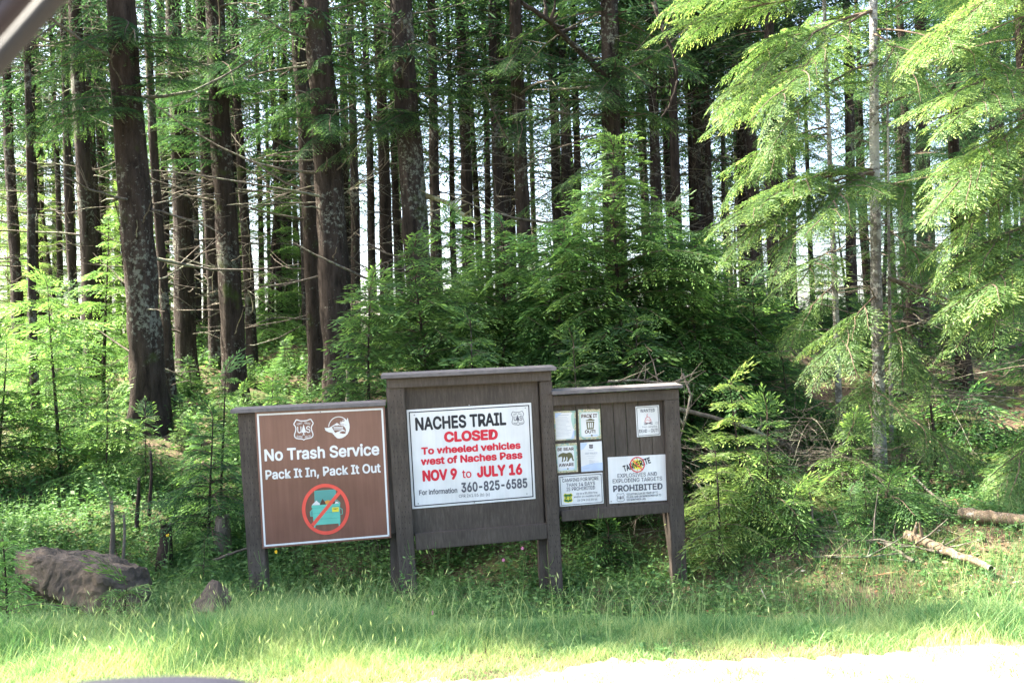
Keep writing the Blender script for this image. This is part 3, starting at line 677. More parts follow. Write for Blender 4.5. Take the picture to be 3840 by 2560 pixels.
class Face:
    """flat printed artwork of one sign, drawn in board coordinates at a small step in front of its panel"""
    def __init__(self, y, conv): self.bm = bmesh.new(); self.y = y; self.mats = []; self.conv = conv
    def mi(self, m):
        if m not in self.mats: self.mats.append(m)
        return self.mats.index(m)
    def pt(self, p): return BP(*self.conv(*p), self.y)
    def poly(self, pts, m, lift=0.0, local=False):
        q = [p if local else self.pt(p) for p in pts]; vs = [self.bm.verts.new((float(a[0]), self.y - lift, float(a[1]))) for a in q]
        f = self.bm.faces.new(vs); f.material_index = self.mi(m); f.normal_update()
        if f.normal.y > 0: f.normal_flip()
    def text(self, s, a, b, cap, m, bold=0.0, lift=0.0, mid=False):
        """left and right ends of the baseline and the capital height, in picture units"""
        A, B = self.pt(a), self.pt(b); up = self.pt((a[0], a[1] - cap)); H = float(np.linalg.norm(up - A)); d = B - A; Lw = float(np.linalg.norm(d)); d = d / Lw
        n = np.array([-d[1], d[0]]); t = text_mesh(s, 0.0); xs = [v.co.x for v in t.verts]; x0, x1 = min(xs), max(xs)
        capm = text_mesh('H', 0.0); ch = max(v.co.y for v in capm.verts) - min(v.co.y for v in capm.verts); yb = min(v.co.y for v in capm.verts); capm.free()
        i = self.mi(m); fat = bold * 0.9
        shifts = [(0, 0)] if fat < 0.004 else [(fat * math.cos(k * math.pi / 4), fat * math.sin(k * math.pi / 4)) for k in range(8)]
        x0 -= fat; x1 += fat; yb -= 0 * fat
        for k, (sx, sy) in enumerate(shifts):      # heavier strokes: the outline laid down again round a small circle, each a hair above the last
            mp = {}
            for v in t.verts:
                u = (v.co.x + sx - x0) / (x1 - x0) * Lw; w = (v.co.y + sy - yb) / ch * H; q = A + d * u + n * w
                mp[v] = self.bm.verts.new((float(q[0]), self.y - lift - k * 3e-5, float(q[1])))
            for f in t.faces:
                try: g = self.bm.faces.new([mp[v] for v in f.verts])
                except ValueError: continue
                g.material_index = i; g.normal_update()
                if g.normal.y > 0: g.normal_flip()
        t.free()
    def line(self, pts, w, m, lift=0.0, closed=False):
        """a stroke of width w (picture units)"""
        q = [np.array(p, float) for p in pts]; n = len(q); k = n if closed else n - 1
        nor = []
        for i in range(n):
            a = q[(i - 1) % n] if (closed or i > 0) else q[i]; b = q[(i + 1) % n] if (closed or i < n - 1) else q[i]; d = b - a; d = d / (np.linalg.norm(d) + 1e-9); nor.append(np.array([-d[1], d[0]]))
        for i in range(k):
            j = (i + 1) % n; self.poly([q[i] + nor[i] * w / 2, q[j] + nor[j] * w / 2, q[j] - nor[j] * w / 2, q[i] - nor[i] * w / 2], m, lift)
    def ellipse(self, c, rx, ry, w, m, lift=0.0, a0=0, a1=360, rot=0):
        r = math.radians(rot); f = lambda t: (c[0] + rx * math.cos(t) * math.cos(r) - ry * math.sin(t) * math.sin(r), c[1] + rx * math.cos(t) * math.sin(r) + ry * math.sin(t) * math.cos(r))
        T = [math.radians(a0 + (a1 - a0) * k / 48) for k in range(49)]; full = a1 - a0 == 360
        self.line([f(t) for t in (T[:-1] if full else T)], w, m, lift, full)
    def done(self, name, parent):
        me = bpy.data.meshes.new(name); self.bm.to_mesh(me); self.bm.free()
        for m in self.mats: me.materials.append(m)
        return me

class Sign:
    def __init__(self, name, label, cat, corners, conv, y, mats, thick=0.006, group=None, inset=None, frame=None):
        self.conv = conv; self.y = y; self.t = thing(name, label, cat, (0, 0, 0), group); self.t.matrix_world = BM
        q = np.array([BP(*conv(*c), y) for c in corners]); self.q = q
        b = MB(); hexa(b, q, y, y + thick); me = bevel_mesh(b, 'panel', mats, 0.0015); link('panel', me, self.t)
    def inner(self, m, name='border'):      # bilinear position inside the panel
        pass
    def bil(self, u, v): q = self.q; return (q[0] * (1 - u) + q[1] * u) * (1 - v) + (q[3] * (1 - u) + q[2] * u) * v
    def border(self, inset, w, m, lift=.0012):
        f = Face(self.y - lift, self.conv); W = np.linalg.norm(self.q[1] - self.q[0]); H = np.linalg.norm(self.q[3] - self.q[0])
        def rect(i): return [self.bil(a * i / W + (1 - a) * (1 - i / W), b * i / H + (1 - b) * (1 - i / H)) for a, b in ((1, 1), (0, 1), (0, 0), (1, 0))]
        o, i = rect(inset), rect(inset + w)
        for k in range(4): f.poly([o[k], o[(k + 1) % 4], i[(k + 1) % 4], i[k]], m, 0, True)
        link('border', f.done('border', self.t), self.t)
    def face(self, lift=.0014): return Face(self.y - lift, self.conv)
    def add(self, f, name): return link(name, f.done(name, self.t), self.t)
    def screws(self, uv):
        b = MB()
        for u, v in uv:
            p = self.bil(u, v); b.tube([(p[0], self.y - .004, p[1]), (p[0], self.y + .004, p[1])], .0065, 8, 0, cap=True)
        link('screw', b.mesh('screw', [M_screw]), self.t)

def shield(f, fr, m, inner=None, fill=None, tree=None, txt=True, lw=.055):
    """ranger shield: fr maps unit coordinates (0..1, y down) to picture units"""
    half = [(0.5, .10), (.33, .09), (.15, .03), (.12, .035), (.0, .22), (.005, .25), (.08, .36), (.105, .46), (.08, .58), (.03, .70), (.02, .78), (.05, .86), (.13, .915), (.25, .935), (.38, .945), (.45, .965)]
    pts = half + [(.5, 1.0)] + [(1 - x, y) for x, y in reversed(half[1:])]
    if fill: f.poly([fr(*p) for p in pts], fill, 0)
    u = np.linalg.norm(np.array(fr(1, .5)) - np.array(fr(0, .5)))
    f.line([fr(*p) for p in pts], lw * u, m, .0004, True)
    tree = tree or m
    f.poly([fr(*p) for p in [(.5, .25), (.40, .56), (.385, .66), (.47, .65), (.48, .72), (.42, .77), (.58, .77), (.52, .72), (.53, .65), (.615, .66), (.60, .56)]], tree, .0006)
    cap = lambda a, b: abs(fr(0, a)[1] - fr(0, b)[1])
    f.text('U', fr(.18, .66), fr(.39, .66), cap(.36, .66), m, .012, .0006); f.text('S', fr(.63, .66), fr(.85, .66), cap(.36, .66), m, .012, .0006)
    if txt:
        for s, a, b in (('FOREST', (.17, .30), (.46, .225)), ('SERVICE', (.54, .225), (.84, .30)), ('DEPARTMENT', (.13, .86), (.44, .905)), ('AGRICULTURE', (.56, .905), (.87, .86))):
            f.text(s, fr(*a), fr(*b), cap(.0, .085), m, .01, .0006)

# brown sign
c1 = lambda x, y: (940 + x / 2.7037, 1500 + y / 2.7037)
s = Sign('trash_sign', 'square brown sign reading No Trash Service, with a crossed out dumpster', 'sign', [(42, 122), (1358, 60), (1426, 1393), (118, 1504)], c1, -0.012, [M_brown, M_edge])
s.border(.017, .017, M_white)
f = s.face(); f.text('No Trash Service', (142, 614), (1306, 549), 111, M_white, .028); f.text('Pack It In, Pack It Out', (152, 801), (1320, 727), 88, M_white, .026); s.add(f, 'lettering')
f = s.face(); shield(f, lambda u, v: (437 + u * 196 + v * 4, 188 + v * 214 + (.5 - u) * 9), M_white); s.add(f, 'emblem')
f = s.face(.0012); z = lambda p: (1100 + p[0] / 9.046 - 940, 1540 + p[1] / 9.046 - 1500)
E2 = lambda pts: [(z(p)[0] * 2.7037, z(p)[1] * 2.7037) for p in pts]
cc = E2([(1540, 560)])[0]; f.ellipse(cc, 102, 108, 8, M_white, .0006, 183, 325)
f.poly(E2([(1055, 560), (1130, 580), (1190, 572), (1250, 555), (1300, 545), (1330, 590), (1350, 640), (1385, 690), (1420, 745), (1520, 700), (1600, 668), (1680, 640), (1720, 640), (1750, 690), (1790, 690), (1780, 620), (1750, 560), (1700, 510), (1590, 490), (1600, 455), (1720, 465), (1800, 480), (1790, 330), (1810, 320), (1830, 240), (1850, 250), (1870, 340), (1900, 440), (1910, 560), (1890, 680), (1840, 780), (1760, 860), (1660, 915), (1550, 938), (1470, 915), (1440, 880), (1400, 850), (1385, 815), (1340, 780), (1330, 750), (1200, 720), (1120, 680), (1080, 650), (1075, 600)]), M_white, .0004)
f.poly(E2([(1250, 550), (1480, 405), (1590, 480), (1560, 500), (1520, 475), (1490, 510), (1450, 490), (1400, 500), (1290, 562)]), M_white, .0006)
f.poly(E2([(1580, 420), (1590, 360), (1660, 330), (1690, 295), (1740, 280), (1790, 310), (1800, 470), (1720, 460), (1600, 440)]), M_white, .0008)
f.line(E2([(1600, 400), (1640, 350), (1700, 340), (1740, 330)]), 7, M_brown, .0012); f.line(E2([(1620, 455), (1720, 462)]), 5, M_brown, .0012); f.line(E2([(1680, 310), (1740, 315)]), 5, M_brown, .0012)
f.poly(E2([(1610, 700), (1690, 680), (1790, 715), (1760, 770), (1680, 775), (1560, 745)]), M_brown, .0012)
for yy in (550, 590, 635): f.line(E2([(1365, yy), (1690, yy - 6)]), 7, M_white, .0012)
s.add(f, 'emblem')
f = s.face(.0012); D = lambda pts: [((1130 + p[0] / 7.125 - 940) * 2.7037, (1800 + p[1] / 7.125 - 1500) * 2.7037) for p in pts]
f.poly(D([(350, 285), (915, 245), (930, 590), (370, 630)]), M_teal2, 0); f.line(D([(365, 640), (350, 285), (915, 245), (930, 560)]), 4, M_teal, .0002)
f.poly(D([(280, 665), (300, 640), (360, 580), (405, 535), (440, 575), (490, 610), (500, 655)]), M_white, .0003); f.poly(D([(500, 650), (520, 570), (565, 490), (620, 560), (660, 640)]), M_bag, .0004)
f.poly(D([(600, 645), (630, 560), (700, 528), (770, 540), (800, 630)]), M_org, .0003); f.poly(D([(800, 630), (830, 520), (880, 540), (915, 610)]), M_bag, .0004); f.poly(D([(890, 620), (920, 570), (960, 562), (1010, 610)]), M_white, .0005)
f.poly(D([(1010, 620), (990, 560), (920, 510), (960, 520), (1040, 590), (1040, 620)]), M_teal, .0006)
f.poly(D([(275, 670), (1035, 615), (1035, 690), (1030, 720), (1045, 1145), (330, 1200), (295, 740), (275, 740)]), M_teal, .0007)
for a, b in (((285, 742), (1035, 690)), ((300, 890), (1035, 835)), ((310, 1045), (1040, 995))): f.line(D([a, b]), 3, M_teal3, .0010)
f.line(D([(300, 770), (235, 845), (250, 960), (320, 955)]), 7, M_teal, .0008); f.line(D([(1030, 735), (1090, 770), (1098, 895), (1045, 905)]), 7, M_teal, .0008)
f.poly(D([(300, 780), (245, 850), (258, 950), (310, 945)]), M_teal2, .0006)
f.poly(D([(820, 725), (1000, 710), (1005, 835), (825, 845)]), M_yel, .0010); f.line(D([(840, 760), (980, 748)]), 5, M_olive, .0012); f.line(D([(880, 772), (940, 767)]), 4, M_olive, .0012)
f.poly(D([(350, 1190), (385, 1190), (375, 1270), (335, 1245)]), M_teal, .0005); f.poly(D([(995, 1150), (1030, 1150), (1035, 1190), (1000, 1225)]), M_teal, .0005)
cc = D([(652, 770)])[0]; f.ellipse(cc, 224, 241, 35, M_ored, .0016); f.line([D([(1020, 320)])[0], D([(300, 1200)])[0]], 35, M_ored, .0014)
s.add(f, 'pictogram'); s.screws([(.5, .02), (.015, .985), (.985, .98), (.5, .985), (.985, .02)])

# closure sign
c2 = lambda x, y: (1420 + x / 1.8229, 1360 + y / 1.8229)
s = Sign('trail_closure_sign', 'white sign with black and red lettering announcing the closed trail, middle frame', 'sign', [(190, 322), (1042, 272), (1073, 928), (230, 998)], c2, 0.044, [M_white])
s.border(.020, .010, M_ink)
f = s.face()
f.text('NACHES TRAIL', (252, 459), (873, 420), 80, M_ink, .035)
f.text('CLOSED', (448, 538), (816, 518), 62, M_red, .05); f.text('To wheeled vehicles', (292, 625), (971, 583), 44, M_red, .042)
f.text('west of Naches Pass', (289, 697), (984, 650), 46, M_red, .042); f.text('NOV 9', (301, 806), (538, 789), 66, M_red, .05)
f.text('to', (572, 786), (635, 782), 55, M_red, .012); f.text('JULY 16', (673, 778), (983, 757), 66, M_red, .05)
f.text('For information', (277, 903), (538, 885), 32, M_dkgrey, .025); f.text('360-825-6585', (566, 882), (1018, 849), 60, M_dkgrey, .035)
f.text('CFR 261.55 (b) (c)', (549, 920), (760, 907), 20, M_dkgrey, .005); s.add(f, 'lettering')
f = s.face(); shield(f, lambda u, v: (905 + u * 86 + v * 6, 328 + v * 99 + (.5 - u) * 5), M_dkgrey, lw=.04); s.add(f, 'emblem')
s.screws([(.5, -.012), (.06, .055), (.95, .05), (.05, .95), (.93, .94), (.5, .985)])

# right frame signs
c3 = lambda x, y: (2060 + x / 3.734, 1500 + y / 3.734)
s = Sign('explosives_notice', 'large white notice banning explosives and exploding targets, lower right of the planked frame', 'sign', [(818, 800), (1625, 757), (1647, 1398), (842, 1448)], c3, 0.043, [M_white])
f = s.face()
cx, cy = 1232, 900
star = []
for k in range(24):
    a = k * math.pi / 12; r = (95 if k % 2 == 0 else 58); star.append((cx + r * math.cos(a), cy + r * math.sin(a)))
f.poly(star, M_yel, 0); f.text('TANNERITE', (1046, 998), (1424, 872), 78, M_ink, .03, .0006)
f.ellipse((cx, cy), 98, 102, 14, M_red, .0009); f.line([(1160, 832), (1302, 970)], 16, M_ored, .0011); s.add(f, 'pictogram')
f = s.face(); f.text('EXPLOSIVES AND', (955, 1084), (1508, 1053), 54, M_dkgrey, .008); f.text('EXPLODING TARGETS', (888, 1160), (1580, 1118), 54, M_dkgrey, .008)
f.text('PROHIBITED', (893, 1280), (1586, 1240), 82, M_dkgrey, .03)
f.text('VIOLATORS CAN BE FINED UP TO', (1080, 1330), (1520, 1300), 27, M_dkgrey, .015); f.text('$5,000. AND OR IMPRISONED UP TO', (1082, 1368), (1566, 1337), 27, M_dkgrey, .015); f.text('SIX MONTHS IN JAIL', (1084, 1408), (1355, 1390), 27, M_dkgrey, .015)
s.add(f, 'lettering'); f = s.face(); shield(f, lambda u, v: (943 + u * 106 + v * 4, 1298 + v * 122 + (.5 - u) * 6), M_dkgrey, lw=.05, txt=False); s.add(f, 'emblem'); s.screws([(.5, .05), (.5, .94), (.03, .95)])

s = Sign('camping_notice', 'white camping limit notice with a green and yellow shield, lower left of the planked frame', 'sign', [(128, 1055), (743, 1010), (762, 1442), (150, 1490)], c3, 0.043, [M_white])
s.border(.011, .005, M_ink); f = s.face()
f.text('CAMPING FOR MORE', (181, 1148), (690, 1112), 48, M_dkgrey, .012); f.text('THAN 14 DAYS', (237, 1212), (640, 1182), 48, M_dkgrey, .012); f.text('IS PROHIBITED', (242, 1270), (641, 1243), 48, M_dkgrey, .012)
f.text('Up to a $5,000 fine', (378, 1322), (672, 1300), 28, M_dkgrey, .006); f.text('and/or six months in jail', (343, 1366), (711, 1340), 28, M_dkgrey, .006); f.text('36 CFR 261.58 (a)', (392, 1414), (670, 1396), 28, M_dkgrey, .006); s.add(f, 'lettering')
f = s.face(); shield(f, lambda u, v: (200 + u * 122 + v * 4, 1300 + v * 132 + (.5 - u) * 6), M_yel, fill=M_green, txt=False, lw=.07); s.add(f, 'emblem'); s.screws([(.08, .07), (.95, .06), (.04, .95), (.95, .94)])

s = Sign('campfire_poster', 'white wanted style poster with a red campfire, alone at upper right of the planked frame', 'poster', [(1205, 88), (1535, 67), (1557, 492), (1228, 517)], c3, 0.045, [M_white], .003)
s.border(.010, .005, M_ink); f = s.face()
f.text('WANTED', (1272, 172), (1478, 160), 46, M_dkgrey, .012); f.text('DEAD - OUT!', (1260, 458), (1522, 440), 46, M_dkgrey, .012); f.text('Your campfire', (1296, 386), (1510, 376), 24, M_dkgrey, .004); s.add(f, 'lettering')
f = s.face(); f.line([(1372, 190), (1366, 215), (1380, 240), (1404, 240), (1412, 265), (1426, 285), (1418, 310), (1385, 322), (1348, 312), (1336, 288), (1350, 262), (1342, 250), (1362, 250), (1364, 225)], 7, M_red, 0, False)
f.line([(1352, 290), (1372, 268), (1390, 285), (1408, 272), (1404, 300)], 5, M_ored, .0002)
f.line([(1322, 340), (1446, 310)], 9, M_dkgrey, .0004); f.line([(1322, 312), (1446, 334)], 9, M_dkgrey, .0003); f.line([(1345, 345), (1430, 303)], 5, M_dkgrey, .0005)
f.line([(1490, 306), (1514, 304), (1516, 330), (1492, 332)], 4, M_dkgrey, 0, True); s.add(f, 'pictogram')

def rrect(f, cs, r, m, lift):             # rounded rectangle from four corners
    pts = []; q = [np.array(c, float) for c in cs]
    for k in range(4):
        a, b, c = q[k - 1], q[k], q[(k + 1) % 4]; u = (a - b) / np.linalg.norm(a - b); v = (c - b) / np.linalg.norm(c - b)
        for t in range(6):
            th = t / 5 * math.pi / 2; pts.append(b + u * r * (1 - math.sin(th)) + v * r * (1 - math.cos(th)))
    f.poly(pts, m, lift)

s = Sign('rules_poster', 'laminated camouflage edged paper of close faint writing, top left of the planked frame', 'poster', [(55, 155), (367, 145), (375, 550), (85, 570)], c3, 0.046, [M_camo], .003)
f = s.face(); f.poly([(78, 178), (330, 172), (345, 178), (350, 535), (98, 552)], M_paper, 0)
f.poly([(322, 172), (345, 174), (350, 400), (336, 400), (316, 330), (304, 270), (305, 215)], M_sage, .0003); f.poly([(350, 400), (352, 535), (300, 545), (325, 480), (330, 440)], M_blue, .0003); f.poly([(78, 180), (180, 176), (90, 250), (80, 260)], M_blue, .0003); s.add(f, 'print')
f = s.face(); rr = random.Random(3)
f.line([(120, 212), (270, 204)], 9, M_faint, .0005)
for k in range(15): f.line([(90 + k * .6, 240 + k * 18.5), (rr.uniform(230, 300) + k * .5, 236 + k * 18.2)], 4.5, M_faint, .0005)
s.add(f, 'lettering')

s = Sign('litter_poster', 'laminated poster with a slatted bin saying to pack it out, second along the top row', 'poster', [(400, 130), (712, 122), (727, 540), (418, 553)], c3, 0.046, [M_camo], .003)
f = s.face(); f.poly([(414, 168), (700, 158), (713, 500), (428, 512)], M_sage, 0); rrect(f, [(436, 176), (684, 166), (695, 508), (450, 518)], 34, M_white, .0003); f.poly([(462, 505), (570, 482), (682, 478), (680, 500)], M_blue, .0005); f.poly([(582, 482), (606, 481), (607, 502), (583, 503)], M_olive, .0006)
f.poly([(515, 300), (630, 294), (620, 404), (528, 410)], M_olive, .0005); f.poly([(510, 290), (512, 278), (540, 270), (556, 258), (588, 256), (604, 266), (630, 268), (634, 284)], M_olive, .0005)
for k in range(3): f.poly([(538 + k * 28, 316 - k), (554 + k * 28, 315 - k), (556 + k * 24, 388 - k), (543 + k * 24, 389 - k)], M_white, .0008)
s.add(f, 'pictogram'); f = s.face(); f.text('PACK IT', (448, 246), (671, 238), 46, M_bag, .035, .0006); f.text('OUT!', (497, 462), (646, 456), 42, M_bag, .04, .0006); s.add(f, 'lettering')

s = Sign('bear_poster', 'laminated poster with a walking olive bear, below the faint rules paper', 'poster', [(80, 612), (385, 595), (403, 1000), (115, 1022)], c3, 0.046, [M_camo], .003)
f = s.face(); f.poly([(92, 645), (372, 628), (386, 975), (122, 995)], M_sage, 0); rrect(f, [(103, 648), (342, 632), (358, 968), (122, 988)], 34, M_white, .0003); f.poly([(130, 975), (200, 960), (345, 940), (350, 962)], M_blue, .0005); f.poly([(250, 948), (268, 947), (269, 968), (251, 969)], M_olive, .0006)
f.poly([(120, 788), (140, 758), (175, 738), (200, 734), (240, 742), (280, 728), (310, 738), (330, 775), (336, 820), (345, 830), (342, 850), (325, 846), (310, 800), (290, 815), (268, 855), (240, 857), (256, 830), (250, 795), (240, 790), (238, 838), (215, 856), (195, 848), (222, 830), (215, 795), (205, 795), (195, 830), (192, 862), (172, 862), (180, 825), (178, 795), (165, 785), (150, 795), (125, 796)], M_olive, .0006); s.add(f, 'pictogram')
f = s.face(); f.text('BE BEAR', (114, 710), (343, 696), 40, M_bag, .03, .0006); f.text('AWARE', (133, 930), (344, 914), 40, M_bag, .03, .0006); s.add(f, 'lettering')

s = Sign('self_police_poster', 'plain pale letter with a small shield on top, beside the bear poster', 'poster', [(433, 595), (733, 572), (750, 985), (448, 1005)], c3, 0.046, [M_paper], .003)
f = s.face(); f.poly([(436, 600), (540, 596), (480, 680), (440, 700)], M_blue, 0); f.poly([(446, 930), (600, 880), (747, 870), (749, 978), (449, 998)], M_blue, 0)
s.add(f, 'print'); f = s.face(); f.text('SELF POLICE!', (498, 758), (674, 748), 24, M_faint, .02, .0006)
for (a, y, b) in ((545, 700, 620), (520, 780, 650), (545, 808, 630), (556, 838, 590), (556, 850, 640), (556, 862, 690), (556, 874, 620), (556, 886, 635), (556, 898, 610), (470, 950, 560)): f.line([(a, y), (b, y - 4)], 4, M_faint, .0006)
s.add(f, 'lettering'); f = s.face(); shield(f, lambda u, v: (555 + u * 58, 616 + v * 60), M_faint, fill=M_bag, txt=False, lw=.05); s.add(f, 'emblem')

# ------------------------------------------------------------------ young hemlocks and undergrowth
def sapling(label, px, top, d, r, dens=1.0, kind='hem', fol=None, group='young hemlocks', bright=0.0, name='hemlock_sapling', z0=.06, lean=0.0, pw=.6):
    if d < 10.6 and r < .96 and kind == 'hem': kind = 'hemf'
    base = base_at(px, d); tz = P(px, top, d)[2]; h = float(tz - base[2])
    cm, tm = sapling_mesh(h, r, int(px * 3 + top), kind, dens, [fol or M_ndl, M_twig], z0, bright, lean, pw)
    t = thing(name, label, 'young tree', base, group); link('trunk', tm, t); link('crown', cm, t); return t

# the thicket behind the board
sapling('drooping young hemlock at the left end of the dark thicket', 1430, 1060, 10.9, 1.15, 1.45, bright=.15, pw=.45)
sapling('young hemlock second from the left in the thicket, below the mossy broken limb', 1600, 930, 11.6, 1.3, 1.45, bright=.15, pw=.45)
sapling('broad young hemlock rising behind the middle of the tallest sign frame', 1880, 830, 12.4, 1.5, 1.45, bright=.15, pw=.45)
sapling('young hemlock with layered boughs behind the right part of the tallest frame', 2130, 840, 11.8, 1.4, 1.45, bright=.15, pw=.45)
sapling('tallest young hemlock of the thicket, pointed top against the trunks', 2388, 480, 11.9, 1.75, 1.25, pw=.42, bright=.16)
sapling('low young hemlock in front of the thicket above the tallest frame roof', 1760, 1190, 10.4, 1.0, bright=.1)
sapling('young hemlock above the gap between the middle and right frames', 2150, 1290, 10.2, 0.95)
sapling('dense young hemlock just above the roof of the planked frame', 2420, 1180, 10.8, 1.25)
sapling('young hemlock sloping down the right end of the thicket', 2660, 900, 11.6, 1.35, 1.45, bright=.15, pw=.45)
sapling('dark young hemlock between the thicket and the slim grey trunk', 2870, 1060, 12.0, 1.25)
sapling('shaded young hemlock filling in behind the thicket', 2010, 1000, 13.6, 1.5)
sapling('tall shaded young hemlock behind the right half of the thicket', 2560, 760, 13.8, 1.6)
sapling('bright yellow green young hemlock beside the right post of the board', 2780, 1430, 9.3, 0.8, 1.0, bright=.3, fol=M_ndl_fir)
sapling('small bright hemlock leaning out low beside the right post', 2690, 1690, 8.9, 0.5, 1.0, bright=.2, fol=M_ndl_fir)
sapling('young hemlock in shade behind the fallen pole at right', 2960, 1330, 11.2, 0.9)
sapling('shaded young hemlock behind the left half of the tallest frame', 1750, 800, 13.2, 1.5, 1.2, bright=.12, pw=.45)
sapling('young hemlock just left of the tallest one in the thicket', 2255, 690, 12.9, 1.5, 1.2, bright=.12, pw=.45)
sapling('young hemlock just right of the tallest one in the thicket', 2500, 780, 12.5, 1.5, 1.2, bright=.12, pw=.45)
sapling('young hemlock behind the sloping right end of the thicket', 2760, 940, 12.9, 1.35, 1.2, bright=.12, pw=.45)
# left side, dappled; bright lightens the needle tint to look sunlit
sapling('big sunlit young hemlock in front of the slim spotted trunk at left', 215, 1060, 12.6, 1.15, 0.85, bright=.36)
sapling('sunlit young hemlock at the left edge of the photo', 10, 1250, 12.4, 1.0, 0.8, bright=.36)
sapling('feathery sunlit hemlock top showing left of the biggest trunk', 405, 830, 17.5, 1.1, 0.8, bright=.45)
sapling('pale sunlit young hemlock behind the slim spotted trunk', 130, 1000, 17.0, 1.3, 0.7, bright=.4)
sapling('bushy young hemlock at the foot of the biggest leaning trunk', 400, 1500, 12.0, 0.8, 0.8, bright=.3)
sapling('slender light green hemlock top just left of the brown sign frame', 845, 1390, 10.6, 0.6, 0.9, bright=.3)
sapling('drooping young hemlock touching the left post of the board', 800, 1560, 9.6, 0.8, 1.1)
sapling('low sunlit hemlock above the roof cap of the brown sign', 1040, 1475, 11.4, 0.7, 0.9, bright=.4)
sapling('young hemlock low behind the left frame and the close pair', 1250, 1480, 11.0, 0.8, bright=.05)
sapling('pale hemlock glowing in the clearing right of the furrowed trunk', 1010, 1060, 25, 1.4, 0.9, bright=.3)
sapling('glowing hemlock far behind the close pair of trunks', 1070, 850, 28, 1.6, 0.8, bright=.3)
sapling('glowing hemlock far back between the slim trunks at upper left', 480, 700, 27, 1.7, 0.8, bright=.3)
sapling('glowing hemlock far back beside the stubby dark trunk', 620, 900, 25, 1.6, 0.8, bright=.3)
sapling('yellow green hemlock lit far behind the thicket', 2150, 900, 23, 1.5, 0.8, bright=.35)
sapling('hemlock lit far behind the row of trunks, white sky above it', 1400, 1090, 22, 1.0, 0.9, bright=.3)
# right side foot of the fir
sapling('small bright fir seedling in front of the lit fir trunk', 3200, 1620, 9.9, 0.6, 1.0, bright=.2)
sapling('low bushy hemlock at the foot of the lit fir', 3330, 1830, 9.2, 0.75, 1.2, bright=.1)
sapling('feathery seedling standing among the fallen sticks', 2990, 1870, 8.7, 0.38, 1.2, bright=.3)
sapling('young hemlock at the right edge above the fallen log', 3790, 1690, 9.6, 0.8, 1.1, bright=.1)
sapling('shaded young hemlock behind the low log at right', 3640, 1500, 12.2, 1.1)
sapling('bright fern like hemlock bough leaning over the boulder at far left', 20, 2020, 7.0, 0.45, 1.3, bright=.35)
sapling('small hemlock seedling in front of the boulder', 470, 2200, 6.9, 0.3, 1.4, bright=.2)
sapling('dense low hemlock growing under the planked frame', 2290, 2000, 9.6, 0.55, 1.2, bright=.1)

# seedlings scattered over the slope (copies of three)
def seedlings():
    rng = random.Random(21); protos = []
    for k in range(3):
        cm, tm = sapling_mesh(1.0, 0.5, 700 + k, 'hemf', 1.3, [M_ndl, M_twig], .03, .12)
        t = thing('hemlock_seedling', 'small hemlock seedling on the forest floor among many like it', 'seedling', (0, 0, 0), 'hemlock seedlings on the forest floor')
        link('trunk', tm, t); link('crown', cm, t); protos.append(t)
    n = 0
    while n < 78:
        left = rng.random() < .68; d = rng.uniform(8.6, 24)
        px = rng.uniform(-80, 1480) if left else rng.uniform(2600, 3900)
        if d < 10.2 and 850 < px < 2650: continue
        p = base_at(px, d); o = protos[n % 3]
        if n >= 3:
            src = o; o = src.copy(); COL.objects.link(o)
            for ch in src.children: c = ch.copy(); COL.objects.link(c); c.parent = o
        s = rng.uniform(.45, 1.15) * (1.0 if d < 12 else 1.4) * (.5 if 560 < px < 1330 and d > 11.5 else 1); o.location = [float(v) for v in p]; o.rotation_euler = (0, 0, rng.uniform(0, 6.3)); o.scale = (s, s, s * rng.uniform(.8, 1.2)); n += 1
seedlings()

def in_view(x, y, m=1.12): return np.abs(x) < (y * 0.565 * m + 0.3)

def blades(n, yr, hfun, wid, seed, dens=None, bend=0.5, tint=(0.1, 0.7)):
    r = np.random.default_rng(seed); y = r.uniform(yr[0], yr[1], n * 4); x = r.uniform(-1, 1, n * 4) * (y * .76 + .4)
    keep = r.random(len(x)) < (dens(x, y) if dens else 1.0); x, y = x[keep][:n], y[keep][:n]; n = len(x)
    h = hfun(x, y, r); a = r.uniform(0, 2 * np.pi, n); b = bend * h * r.uniform(.2, 1.1, n); w = wid * r.uniform(.6, 1.4, n)
    root = np.stack([x, y, ground_z(x, y) - .01], 1); L = np.stack([np.cos(a), np.sin(a), 0 * a], 1); f = r.uniform(0, 2 * np.pi, n); S = np.stack([np.cos(f), np.sin(f), 0 * f], 1)
    pts = [root + L * (b * t * t)[:, None] + np.stack([0 * h, 0 * h, h * (t - .18 * t * t)], 1) for t in (0, .45, .8, 1.0)]
    ws = [w, w * .8, w * .45, w * .08]; Q = []
    for k in range(3):
        Q.append(np.stack([pts[k] - S * ws[k][:, None] / 2, pts[k] + S * ws[k][:, None] / 2, pts[k + 1] + S * ws[k + 1][:, None] / 2, pts[k + 1] - S * ws[k + 1][:, None] / 2], 1))
    t = r.uniform(*tint, n); return np.concatenate(Q), np.concatenate([t, t, t]), pts[3], h

def patch(x, y, s=1.0, p=0.0):
    return .5 + .25 * np.sin(1.7 * s * x + 1.1 * s * y + p) + .25 * np.sin(2.9 * s * x - 2.3 * s * y + 2 + p)

